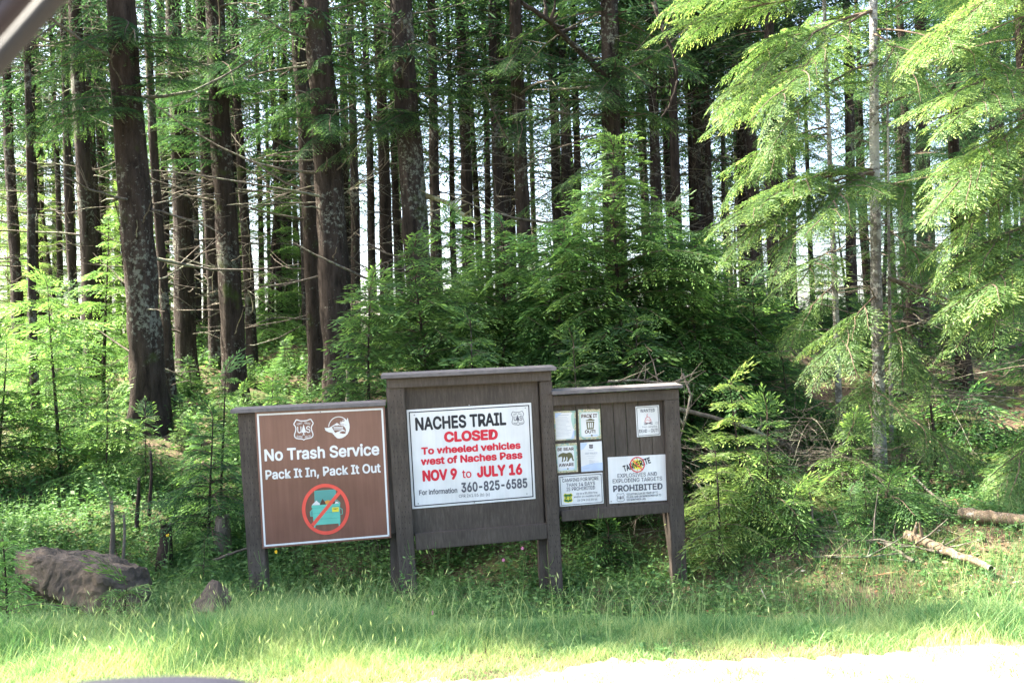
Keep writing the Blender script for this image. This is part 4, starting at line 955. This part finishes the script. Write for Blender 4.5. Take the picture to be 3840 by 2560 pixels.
def grass():
    b = MB()
    edge = lambda x, y: smooth(-.35, .6, y - road_edge(x))
    bare = lambda x, y: 1 - .8 * smooth(1.7, 2.6, x) * smooth(6.3, 6.9, y) * (1 - smooth(8.6, 9.2, y))
    dens = lambda x, y: edge(x, y) * (.45 + .55 * patch(x, y, 2.2)) * (1 - smooth(7.6, 9.6, y)) * bare(x, y)
    hf = lambda x, y, r: (.04 + .07 * smooth(4.9, 6.4, y) * (1 - .65 * smooth(6.2, 7.5, y)) + .12 * smooth(0, -2.2, x) * smooth(4.9, 5.9, y) + .10 * smooth(1.6, 3, x) * smooth(4.9, 5.7, y)) * r.uniform(.5, 1.45, len(x)) * (.7 + .6 * patch(x, y, 1.4, 1))
    q, t, rt_, _ = blades(280000, (4.6, 9.6), hf,   .0036, 1, dens, .8); n_ = len(rt_); verge_pale = 1 - smooth(5.0, 5.9, rt_[:, 1]); verge_pale = np.concatenate([verge_pale] * 3); b.quads(q, 0, np.clip(t + .38 * verge_pale + .5 * np.concatenate([patch(rt_[:, 0], rt_[:, 1], 3.1, 2) - .5] * 3), 0, 1))  # blown-out sunlit verge put into the colour: paler straw blades near the road
    hf2 = lambda x, y, r: (.16 + .20 * smooth(5.1, 6.2, y)) * r.uniform(.7, 1.4, len(x))
    d2 = lambda x, y: edge(x, y - .25) * (.16 + .5 * smooth(-.2, -1.8, x) + .35 * smooth(1.5, 2.6, x) * (1 - smooth(6.2, 7, y))) * (1 - smooth(7.6, 8.6, y)) * (.2 + .8 * patch(x, y, 3.0, 2))
    q, t, tip, h = blades(7500, (4.9, 8.6), hf2, .0042, 2, d2, .55, (.35, .85)); b.quads(q, 0, t)
    r = np.random.default_rng(4); k = r.random(len(tip)) < .15; k3 = tip[k]; n = len(k3)          # seed heads
    d = np.stack([r.normal(0, .4, n), r.normal(0, .4, n), np.ones(n)], 1); q = kites(k3 - d * .01, d, np.full(n, .05), np.full(n, .008), r); b.quads(q, 0, r.uniform(.8, 1.0, n))
    # sparse tufts creeping into the gravel
    d3 = lambda x, y: .7 * (patch(x, y, 5.0, 5) > .52)
    q, t, _, _ = blades(9000, (4.45, 5.2), lambda x, y, r: r.uniform(.03, .08, len(x)), .005, 5, d3, .9, (.4, .9)); b.quads(q, 0, t)
    tag(link('grass', b.mesh('grass', [M_grass])), kind='stuff')
grass()

def leafy(n, yr, hf, lf, seed, dens, per=7, xw=.76, tint=(.1, .7)):
    r = np.random.default_rng(seed); y = r.uniform(yr[0], yr[1], n * 6); x = r.uniform(-1, 1, n * 6) * (y * xw + .5)
    k = r.random(len(x)) < dens(x, y); x, y = x[k][:n], y[k][:n]; n = len(x); h = hf(x, y, r); z = ground_z(x, y)
    lean = r.normal(0, .18, (n, 2)); Qs, Ts = [], []
    for j in range(per):
        u = (j + 1) / per * r.uniform(.8, 1.05, n); a = j * 2.3 + r.uniform(0, 6.3, n); hh = h * u
        p = np.stack([x + lean[:, 0] * hh, y + lean[:, 1] * hh, z + hh], 1)
        d = np.stack([np.cos(a), np.sin(a), r.uniform(-.45, .5, n)], 1); ln = lf * r.uniform(.6, 1.3, n) * (1.15 - .5 * u)
        Qs.append(kites(p, d, ln, ln * r.uniform(.34, .6, n), r, .35)); Ts.append(r.uniform(*tint, n) + .15 * (u > .85))
    top = np.stack([x + lean[:, 0] * h, y + lean[:, 1] * h, z + h], 1); bt = np.stack([x, y, z - .02], 1); f = r.uniform(0, 6.3, n); S = np.stack([np.cos(f), np.sin(f), 0 * f], 1) * .0022
    Qs.append(np.stack([bt - S, bt + S, top + S * .5, top - S * .5], 1)); Ts.append(np.full(n, .45))
    return np.concatenate(Qs), np.clip(np.concatenate(Ts), 0, 1)

def undergrowth():
    b = MB()
    bare = lambda x, y: 1 - .8 * smooth(1.8, 2.7, x) * smooth(6.3, 6.9, y) * (1 - smooth(8.6, 9.4, y))
    # low weeds and clover of the lawn, getting taller towards and behind the posts
    q, t = leafy(13000, (5.3, 9.4), lambda x, y, r: (.04 + .07 * smooth(6.6, 8.6, y)) * r.uniform(.6, 1.5, len(x)), .05, 31, lambda x, y: (.25 * (patch(x, y, 2.4, 4) > .6) + .75 * smooth(5.4, 7.8, y)) * (1 - .6 * (y > 7.9) * (y < 8.7) * (np.abs(x) < 2.25)) * bare(x, y) * (.3 + .7 * patch(x, y, 1.9)), 6); b.quads(q, 0, t)
    q, t = leafy(9000, (8.3, 12.5), lambda x, y, r: (.14 + .18 * patch(x, y, 1.2)) * (.55 + .45 * smooth(8.4, 9.6, y)) * r.uniform(.5, 1.4, len(x)), .06, 32, lambda x, y: (1 - .85 * (y < 8.95) * (np.abs(x) < 2.25)) * bare(x, y) * (.5 + .5 * smooth(-.5, -2.0, x)) * (.35 + .65 * patch(x, y, 1.3, 1)), 8); b.quads(q, 0, t)
    q, t = leafy(4200, (7.6, 10.5), lambda x, y, r: (.16 + .22 * patch(x, y, 1.2)) * r.uniform(.5, 1.4, len(x)), .062, 33, lambda x, y: smooth(-1.9, -2.8, x) * .9 + .10 * bare(x, y), 9); b.quads(q, 0, t)
    q, t = leafy(8400, (11, 22), lambda x, y, r: r.uniform(.12, .45, len(x)), .10, 34, lambda x, y: (.25 + .75 * smooth(.5, -2, x)) * (.08 + .92 * smooth(.35, .7, patch(x, y, 1.3, 3))), 6); b.quads(q, 0, t)
    q, t = leafy(7000, (20, 36), lambda x, y, r: r.uniform(.15, .6, len(x)), .16, 35, lambda x, y: .2 + .8 * patch(x, y, .6, 4), 6); b.quads(q, 0, t)
    q, t = leafy(420, (5.9, 8.3), lambda x, y, r: r.uniform(.14, .38, len(x)), .05, 36, lambda x, y: bare(x, y) * smooth(.4, .7, patch(x, y, 2.7, 6)), 9, tint=(.2, .9)); b.quads(q, 0, t)
    tag(link('undergrowth', b.mesh('undergrowth', [M_leaf])), kind='stuff')
undergrowth()

# tall flowering weeds standing in front of the posts
def weed(label, px, py_top, d, seed, flower=None):
    base = base_at(px, d); h = max(.12, float(P(px, py_top, d)[2] - base[2])); r = np.random.default_rng(seed); t = thing('tall_weed', label, 'weed', base, 'tall weeds at the board')
    st = MB(); ph = r.uniform(0, 6); path = lambda z: np.array([.05 * math.sin(3 * z + ph), .04 * math.cos(2.5 * z + ph), z]); zz = np.linspace(-.05, h, 8)
    st.tube([path(z) for z in zz], np.linspace(.004, .0015, 8), 4, 0, .6)
    for k in range(3):
        z = h * r.uniform(.55, .85); a = r.uniform(0, 6.3); p = path(z); st.tube([p, p + np.array([.04 * math.cos(a), .04 * math.sin(a), .06]), p + np.array([.06 * math.cos(a), .06 * math.sin(a), .13])], [.002, .0016, .001], 3, 0, .6)
    link('stem', st.mesh('stem', [M_leaf]), t)
    n = int(h * 26); z = r.uniform(.02, .8, n) * h; a = r.uniform(0, 6.3, n); p = np.array([path(v) for v in z]); ln = .11 * (1 - .7 * z / h) * r.uniform(.6, 1.2, n)
    b = MB(); b.quads(kites(p, np.stack([np.cos(a), np.sin(a), r.uniform(-.3, .6, n)], 1), ln, ln * .3, r), 0, r.uniform(.2, .9, n)); tag(link('foliage', b.mesh('foliage', [M_leaf]), t), kind='stuff')
    if flower:
        f = MB(); c = path(h); n = 40; d = r.normal(0, 1, (n, 3)); d /= np.linalg.norm(d, axis=1)[:, None]; f.quads(kites(np.tile(c, (n, 1)), d, np.full(n, .018), np.full(n, .008), r), 0, .5); link('flower', f.mesh('flower', [flower]), t)
M_pink = simple('pink_petals', (0.55, 0.22, 0.34), 0.6); M_yfl = simple('yellow_petals', (0.8, 0.55, 0.03), 0.6)
for (lb, px, py, d, fl) in [('tall weed rising in front of the left post of the middle frame', 1545, 2020, 7.9, None), ('weed stalk left of the middle frame, under the brown sign', 1382, 2060, 8.0, None),
        ('pale seed stalk under the middle frame rail, left one', 1625, 2035, 8.0, None), ('seed stalk beside another under the middle frame rail', 1665, 2050, 8.1, None),
        ('weed with a pink clover head below the middle frame rail', 1912, 2100, 8.1, M_pink), ('weed with a pink head near the right post of the middle frame', 1948, 2055, 8.2, M_pink),
        ('tall stalk in front of the bottom rail of the planked frame', 2240, 1905, 8.2, None), ('thin weed in front of the left part of the planked frame rail', 2160, 2000, 8.2, None),
        ('weed right of centre under the planked frame', 2375, 1975, 8.3, None), ('weed standing at the right post of the middle frame', 2082, 2040, 8.0, None),
        ('weed with a small yellow flower left of the brown sign post', 615, 2008, 8.4, M_yfl), ('tall weed right against the left post of the board', 985, 2060, 7.9, None),
        ('pink clover low in the lawn below the middle frame', 1603, 2300, 7.0, M_pink), ('weed with a yellow flower under the brown sign', 1052, 2065, 8.3, M_yfl)]:
    weed(lb, px, py, d, int(px), fl)

def litter():
    r = np.random.default_rng(61); b = MB()
    def flat(n, x, y, ln, asp, tl, th):
        a = r.uniform(0, 6.3, n); p = np.stack([x, y, ground_z(x, y) + r.uniform(.004, .03, n)], 1)
        b.quads(kites(p, np.stack([np.cos(a), np.sin(a), r.normal(0, .18, n)], 1), ln, ln * asp, r, .5), 0, r.uniform(tl, th, n))
    n = 3000; x = r.uniform(1.5, 5.2, n); y = r.uniform(6.2, 9.4, n); flat(n, x, y, r.uniform(.02, .06, n), .45, 0, 1)
    n = 700; x = r.uniform(1.5, 5.2, n); y = r.uniform(6.2, 9.4, n); flat(n, x, y, r.uniform(.12, .45, n), .03, .2, 1)
    n = 5000; y = r.uniform(11, 34, n); x = r.uniform(-.6, .6, n) * y; flat(n, x, y, r.uniform(.05, .15, n), .4, 0, 1)
    m, t, out, N, L = mat('dead_leaves'); at = N('Attribute', attribute_name='tint'); rp = ramp(N, [(0, (.06, .035, .022)), (.5, (.20, .11, .06)), (.85, (.30, .22, .15)), (1, (.42, .38, .31))]); bs = N('BsdfDiffuse')
    L(at.outputs['Fac'], rp.inputs[0]); L(rp.outputs[0], bs.inputs[0]); L(bs.outputs[0], out.inputs[0])
    tag(link('leaf_litter', b.mesh('leaf_litter', [m])), kind='stuff')
litter()

# ------------------------------------------------------------------ rocks, stumps, fallen wood
def rock_material():
    m, t, out, N, L = mat('rough_basalt')
    tc = N('TexCoord'); n = N('TexNoise', i_Scale=5.0, i_Detail=9.0, i_Roughness=0.7); L(tc.outputs['Object'], n.inputs['Vector'])
    n2 = N('TexNoise', i_Scale=2.2, i_Detail=4.0); L(tc.outputs['Object'], n2.inputs['Vector'])
    r = ramp(N, [(0.3, (0.020, 0.015, 0.010)), (0.55, (0.075, 0.056, 0.039)), (0.75, (0.20, 0.155, 0.11))]); L(n.outputs[0], r.inputs[0])
    r2 = ramp(N, [(0.5, (0, 0, 0)), (0.66, (.7, .7, .7))]); L(n2.outputs[0], r2.inputs[0]); mx = N('MixRGB', i_2=(0.18, 0.125, 0.075, 1)); L(r2.outputs[0], mx.inputs[0]); L(r.outputs[0], mx.inputs[1])
    b = N('BsdfPrincipled', i_Roughness=0.85); bp = N('Bump', i_Strength=1.0, i_Distance=0.05); mm = N('Math', operation='MULTIPLY_ADD', i_1=1.0, i_2=0.0); L(n.outputs[0], mm.inputs[0]); L(mm.outputs[0], bp.inputs['Height']); L(bp.outputs[0], b.inputs['Normal'])
    L(mx.outputs[0], b.inputs['Base Color']); L(b.outputs[0], out.inputs[0]); return m
M_rock = rock_material()
from mathutils import noise as mn
def rock(label, pts, seed, amp=.045):
    c = np.mean(pts, 0); z = float(ground_z(c[0], c[1])); c = np.array([c[0], c[1], z]); bm = bmesh.new()
    vs = [bm.verts.new((p - c).tolist()) for p in pts]; res = bmesh.ops.convex_hull(bm, input=vs)
    bmesh.ops.delete(bm, geom=[v for v in bm.verts if not v.link_faces], context='VERTS'); bmesh.ops.triangulate(bm, faces=bm.faces)
    for _ in range(5): bmesh.ops.subdivide_edges(bm, edges=[e for e in bm.edges if e.calc_length() > .035], cuts=1, use_grid_fill=True)
    bmesh.ops.triangulate(bm, faces=bm.faces)
    for v in bm.verts:
        q = v.co + Vector((seed, 0, 0)); v.co += Vector((mn.noise(q * 4), mn.noise(q * 4 + Vector((9, 0, 0))), mn.noise(q * 4 + Vector((0, 9, 0))))) * amp + mn.noise_vector(q * 11) * amp * .5 + mn.noise_vector(q * 26) * amp * .3
    bmesh.ops.recalc_face_normals(bm, faces=bm.faces); me = bpy.data.meshes.new('rock'); bm.to_mesh(me); bm.free(); me.materials.append(M_rock)
    o = link('boulder', me, None, c); tag(o, label, 'rock')
R = lambda x, y, d: P(x, y, d)
rock('big flat topped brown boulder half sunk in the grass at lower left', [R(58, 2075, 7.6), R(150, 2052, 7.9), R(250, 2053, 8.1), R(370, 2075, 8.1), R(455, 2100, 8.0), R(563, 2132, 7.7), R(455, 2140, 7.25), R(380, 2142, 7.15),
      R(270, 2140, 7.2), R(170, 2092, 7.35), R(552, 2220, 7.5), R(520, 2290, 7.2), R(350, 2300, 7.1), R(200, 2230, 7.2), R(90, 2180, 7.5), R(560, 2280, 8.0), R(80, 2230, 8.2), R(300, 2300, 8.3)], 3)
rock('small pointed grey rock in the grass left of the first post', [R(716, 2265, 7.3), R(796, 2170, 7.5), R(822, 2174, 7.5), R(858, 2206, 7.6), R(874, 2245, 7.5), R(800, 2290, 7.2), R(730, 2300, 7.2), R(870, 2300, 7.6), R(800, 2290, 7.9), R(720, 2290, 7.8)], 8, .018)

def stump(label, px, py0, py1, d, wpx, name='stump', m=None, taper=.8, cap=True):
    a, e = P(px, py0, d), P(px + 3, py1, d); base = np.array([e[0], e[1], e[2]]); r = wpx * d / F / 2; h = a[2] - e[2]; rng = np.random.default_rng(int(px)); b = MB()
    zz = np.linspace(-.25, h, 8); b.tube([(.02 * math.sin(5 * z), 0, z) for z in zz], [r * (taper + (1 - taper) * max(0, 1 - z / h) ** .7 + .25 * math.exp(-max(z, 0) / .1)) for z in zz], 14, 0, .3, .05, rng)
    t = thing(name, label, name.replace('_', ' '), base); link('wood', b.mesh('wood', m or [M_bark]), t)
    if cap:
        c = MB(); n = 14; th = np.arange(n) / n * 2 * math.pi; rt = r * taper * 1.0; ring = np.stack([.02 * math.sin(5 * h) + rt * np.cos(th), rt * np.sin(th), h + rng.uniform(-.02, .05, n)], 1); cen = np.array([0, 0, h + .01])
        for k in range(0, n, 2): c.add([cen, ring[k], ring[(k + 1) % n], ring[(k + 2) % n]], [[0, 1, 2, 3]], 0)
        link('broken_top', c.mesh('broken_top', [M_dead]), t)
    return t
stump('weathered broken stump left of the first board post', 828, 1940, 2060, 9.4, 64, m=[M_dead])
stump('dark mossy stump with undergrowth round it, behind the small pointed rock', 616, 1975, 2080, 9.2, 46)
stump('grey snapped sapling stem behind the boulder, the thicker of two', 415, 1892, 2090, 8.6, 17, 'dead_sapling', [M_dead])
stump('grey snapped sapling stem behind the boulder, the thinner of two', 459, 1943, 2092, 8.7, 10, 'dead_sapling', [M_dead])
stump('reddish dead stem standing among the left saplings', 561, 1700, 1850, 10.2, 11, 'dead_sapling', [M_bark_red])
stump('short dark dead stem left of the reddish one', 514, 1800, 1890, 10, 12, 'dead_sapling')
stump('bleached snag at the foot of the close pair of trunks', 1300, 1385, 1500, 15.2, 12, 'snag', [M_dead])
stump('short stump on the sunlit ground between two thin trunks', 1105, 1205, 1290, 26, 26)
stump('bare dead sapling pole at right in front of the dark conifers', 3505, 1520, 1800, 10.4, 11, 'dead_sapling', [M_bark_red])

def stick(label, pix, r0, r1, name='fallen_branch', m=None, cat='branch', lift=.06, sides=7, depths=None, twigs=0, ground=True, stubs=()):
    pts = []
    for i, (x, y) in enumerate(pix):
        if depths: pts.append(P(x, y, depths[i]))
        else: q = ground_hit(x, y, 5.5); q[2] += lift + r0 * .6; pts.append(q)
    pts = np.array(pts); o = pts[0].copy(); t = np.linspace(0, len(pts) - 1, len(pts) * 4); k = np.arange(len(pts)); C = np.stack([np.interp(t, k, pts[:, j]) for j in range(3)], 1)
    rng = np.random.default_rng(int(pix[0][0] + pix[0][1])); C[1:-1] += rng.normal(0, min(r0 * .12, .006), C[1:-1].shape); b = MB(); b.tube(C - o, np.linspace(r0, r1, len(C)), sides, 0, .3, .025, rng)
    for j in range(twigs):
        i = rng.integers(2, len(C) - 2); d = C[i + 1] - C[i]; d /= np.linalg.norm(d); e = d * .3 + rng.normal(0, .5, 3); e[2] = abs(e[2]); L = rng.uniform(.15, .5); e = e / np.linalg.norm(e) * L
        b.tube([C[i] - o, C[i] - o + e * .5 + rng.normal(0, .02, 3), C[i] - o + e], [r1 * .8, r1 * .5, r1 * .2], 4, 0)
    for (f, dx, dz, L, rr) in stubs:
        i = int(f * (len(C) - 1)); e = RC @ np.array([dx, -.2, dz]); e = e / np.linalg.norm(e) * L; b.tube([C[i] - o, C[i] - o + e * .5, C[i] - o + e], [rr, rr * .8, rr * .5], 6, 0)
    return tag(link(name, b.mesh(name, [m or M_dead]), None, o), label, cat)
Z = lambda *p: [(2500 + x / 1.6335, 1600 + y / 1.6335) for x, y in p]
stick('orange brown fallen log with two upright stubs on bare ground at right', Z((1470, 725), (1600, 770), (1780, 850), (1990, 935)), .055, .026, 'fallen_log', M_log, 'log', stubs=((.14, .1, 1, .17, .024), (.3, -.25, 1, .2, .018)), sides=10)
stick('pale peeling log lying at the right edge of the photo', Z((1800, 590), (2000, 612), (2250, 640)), .06, .055, 'fallen_log', M_log, 'log', sides=10)
stick('longest thin bare stick, arching across the weeds right of the board', Z((330, 612), (640, 620), (900, 668), (1340, 738)), .011, .016, twigs=12)
stick('thin stick crossing below the longest one and ending on the log', Z((640, 675), (1120, 735), (1500, 772), (1750, 832)), .009, .014, twigs=12)
stick('slender stick lowest of the bundle in front of bare ground', Z((900, 838), (1200, 842), (1520, 812)), .009, .011, twigs=3)
stick('short reddish stick sloping up right above the lit grass', Z((930, 657), (1180, 655), (1420, 620)), .010, .012, m=M_log)
stick('stubby grey stick pointing down right below the bundle', Z((1335, 760), (1420, 808), (1512, 872)), .020, .016)
stick('thin twig lying left of the peeling log', Z((1500, 564), (1640, 572), (1790, 582)), .008, .009)
stick('thin leaning stick over the weeds at right, above the peeling log', Z((1500, 290), (1600, 390), (1740, 500)), .014, .012, depths=(9.6, 9.3, 9.0))
stick('bleached fallen pole slanting down right of the planked frame', [(2520, 1528), (2660, 1562), (2797, 1600), (2990, 1690)], .028, .022, 'fallen_pole', M_dead, 'pole', depths=(10.1, 10.2, 10.3, 10.5), twigs=5)
stick('dead grey limb lying over the roof of the planked frame from behind', [(2280, 1430), (2390, 1425), (2520, 1440), (2600, 1400)], .014, .01, 'dead_branch', M_dead, depths=(9.6, 9.7, 9.7, 9.9), twigs=12)
stick('grey twiggy limb drooping beside the right end of the roof cap', [(2560, 1400), (2590, 1480), (2570, 1580), (2550, 1640)], .014, .008, 'dead_branch', M_dead, depths=(9.9, 9.8, 9.7, 9.6), twigs=12)
stick('long bare limb sloping down right from the lit fir', [(3330, 1040), (3450, 1080), (3600, 1140), (3770, 1230)], .022, .010, 'dead_branch', M_dead, depths=(10.7, 10.5, 10.3, 10.2), twigs=9)
stick('second bare limb sloping down right just below the long one', [(3335, 1045), (3460, 1110), (3580, 1160), (3700, 1210)], .013, .006, 'dead_branch', M_dead, depths=(10.7, 10.6, 10.5, 10.4), twigs=9)
stick('curved thin dead branch hanging left of the slim grey trunk', [(2960, 1300), (3040, 1390), (3110, 1440), (3150, 1410)], .008, .006, 'dead_branch', M_dead, depths=(10.9, 11, 11.2, 11.4), twigs=6)
stick('thick stick lying in the shade behind the first post', [(796, 2102), (860, 2078), (925, 2056)], .016, .012, depths=(8.9, 9.0, 9.2))
stick('short cut log end showing in the shade beside the right post', [(2585, 1700), (2630, 1690)], .075, .075, 'cut_log', M_log, 'log', depths=(11.0, 10.6), sides=12)
stick('mossy thick broken limb jutting from the stout scaly trunk', [(1600, 735), (1680, 760), (1730, 800), (1790, 835)], .05, .035, 'broken_limb', bark('mossy_limb', (.12, .10, .05), (.3, .27, .14), (.36, .36, .22), .6), 'limb', depths=(17.0, 16.8, 16.6, 16.5), twigs=6)
stick('long dark arching limb crossing the top middle of the photo', [(1955, 10), (2060, 80), (2120, 140), (2190, 210), (2270, 290)], .035, .055, 'arching_limb', M_bark, 'limb', depths=(14, 14.4, 15, 15.4, 15.9), twigs=8)
stick('dark curved limb hanging at the top right of the middle', [(2450, 10), (2480, 90), (2520, 190), (2545, 300), (2510, 400), (2480, 440)], .035, .012, 'arching_limb', M_bark, 'limb', depths=(14, 14, 14, 14, 14, 14), twigs=8)

def dead_brush(label, px, d, h, r, n, seed):
    base = base_at(px, d); rng = np.random.default_rng(seed); b = MB()
    for k in range(n):
        a = rng.uniform(0, 6.3); L = rng.uniform(.4, 1.1) * r * 1.3; z = rng.uniform(0, h); d0 = np.array([math.cos(a), math.sin(a), rng.uniform(-.1, .7)]); p = np.array([0, 0, z]) + rng.normal(0, .06, 3); t = np.linspace(0, 1, 5)
        pts = [p + d0 * L * u + np.array([0, 0, -.45 * L * u * u]) for u in t]; b.tube(pts, np.linspace(.006, .0015, 5), 3, 0)
        for j in range(5):
            i = rng.integers(1, 5); e = d0 * .12 + rng.normal(0, .12, 3); b.tube([pts[i], pts[i] + e], [.0025, .001], 3, 0)
    tag(link('dead_brush', b.mesh('dead_brush', [M_dead]), None, base), label, 'brush')
dead_brush('brown tangle of dead twigs left of the lit fir trunk', 3030, 10.4, .7, .7, 60, 1)
dead_brush('bare twiggy dead sapling branches behind the thin pole at right', 3500, 10.6, 1.3, .9, 70, 2)
dead_brush('grey leafless twigs hanging beside the close pair of trunks', 1370, 10.4, 1.0, .6, 36, 3)
dead_brush('grey dead twigs between the planked frame and the bright young hemlock', 2600, 9.7, 1.0, .6, 40, 4)
dead_brush('pale dead branches low at the foot of the slim grey trunk', 3160, 9.9, .35, .7, 40, 5)

# ------------------------------------------------------------------ the car the photograph is taken from: window frame, door and mirror, close and out of focus
def car():
    t = thing('car', 'car at the roadside whose blurred window frame and mirror edge show up close', 'car', (0, 0.45, 0))
    o = np.array([0, .45, 0]); D = .52
    pix = [(-620, 2900), (-600, 1500), (-430, 860), (-190, 480), (-10, 280), (110, 145), (245, -10), (480, -190), (900, -420), (1900, -520), (3200, -520), (4300, -420), (4560, 0), (4600, 1500), (4560, 2900), (1900, 2960), (-620, 2900)]
    def ring(off, dy):
        q = np.array(pix, float); c = np.array([1980, 1250]); v = q - c; v = v / np.linalg.norm(v, axis=1)[:, None]
        k = np.arange(len(q)); tt = np.linspace(0, len(q) - 1, 260); q = q + v * off; S = np.stack([np.interp(tt, k, q[:, j]) for j in (0, 1)], 1)
        ker = np.hanning(17); ker /= ker.sum()
        S = np.stack([np.convolve(np.pad(S[:-1, j], 8, mode='wrap'), ker, 'valid') for j in (0, 1)], 1); S = np.vstack([S, S[:1]])
        return np.array([P(x, y, D + dy) for x, y in S]) - o
    for nm, off, dy, r, m in (('window_seal', 30, 0, .0062, simple('rubber_seal_grey', (.022, .021, .019), .6)), ('window_trim', 128, .012, .0066, simple('door_trim_mauve', (.035, .026, .027), .5)),
                              ('door_channel', 95, .03, .010, simple('dark_channel', (.02, .017, .018), .8)), ('window_frame', 240, .012, .0090, simple('tan_door_frame', (.085, .07, .055), .5)), ('door_pillar', 400, .03, .018, simple('dark_blue_paint', (.025, .022, .05), .3))):
        b = MB(); b.tube(ring(off, dy), r, 10, 0); link(nm, b.mesh(nm, [m]), t)
    b = MB(); b.box((-1.0, -.03, .32), (1.0, .14, 1.16)); link('door', bevel_mesh(b, 'door', [simple('door_paint', (.03, .03, .07), .3, spec=.5)], .03), t)
    # mirror housing: a rounded shell
    c = P(500, 2572, .80) + np.array([0, 0, -.088]) - o; b = MB(); n, m = 20, 28; V = []
    for i in range(n + 1):
        ph = -math.pi / 2 + math.pi * i / n
        for j in range(m):
            th = 2 * math.pi * j / m; se = lambda v, e: math.copysign(abs(v) ** e, v)
            V.append(c + np.array([.155 * se(math.cos(ph), .55) * se(math.cos(th), .7), .07 * se(math.cos(ph), .6) * se(math.sin(th), .9), .088 * se(math.sin(ph), .72)]))
    q = [[i * m + j, i * m + (j + 1) % m, (i + 1) * m + (j + 1) % m, (i + 1) * m + j] for i in range(n) for j in range(m)]
    b.add(V, q, 0, 0, True); link('door_mirror', b.mesh('door_mirror', [simple('mirror_paint', (.018, .018, .03), .4, spec=.6)]), t)
car()
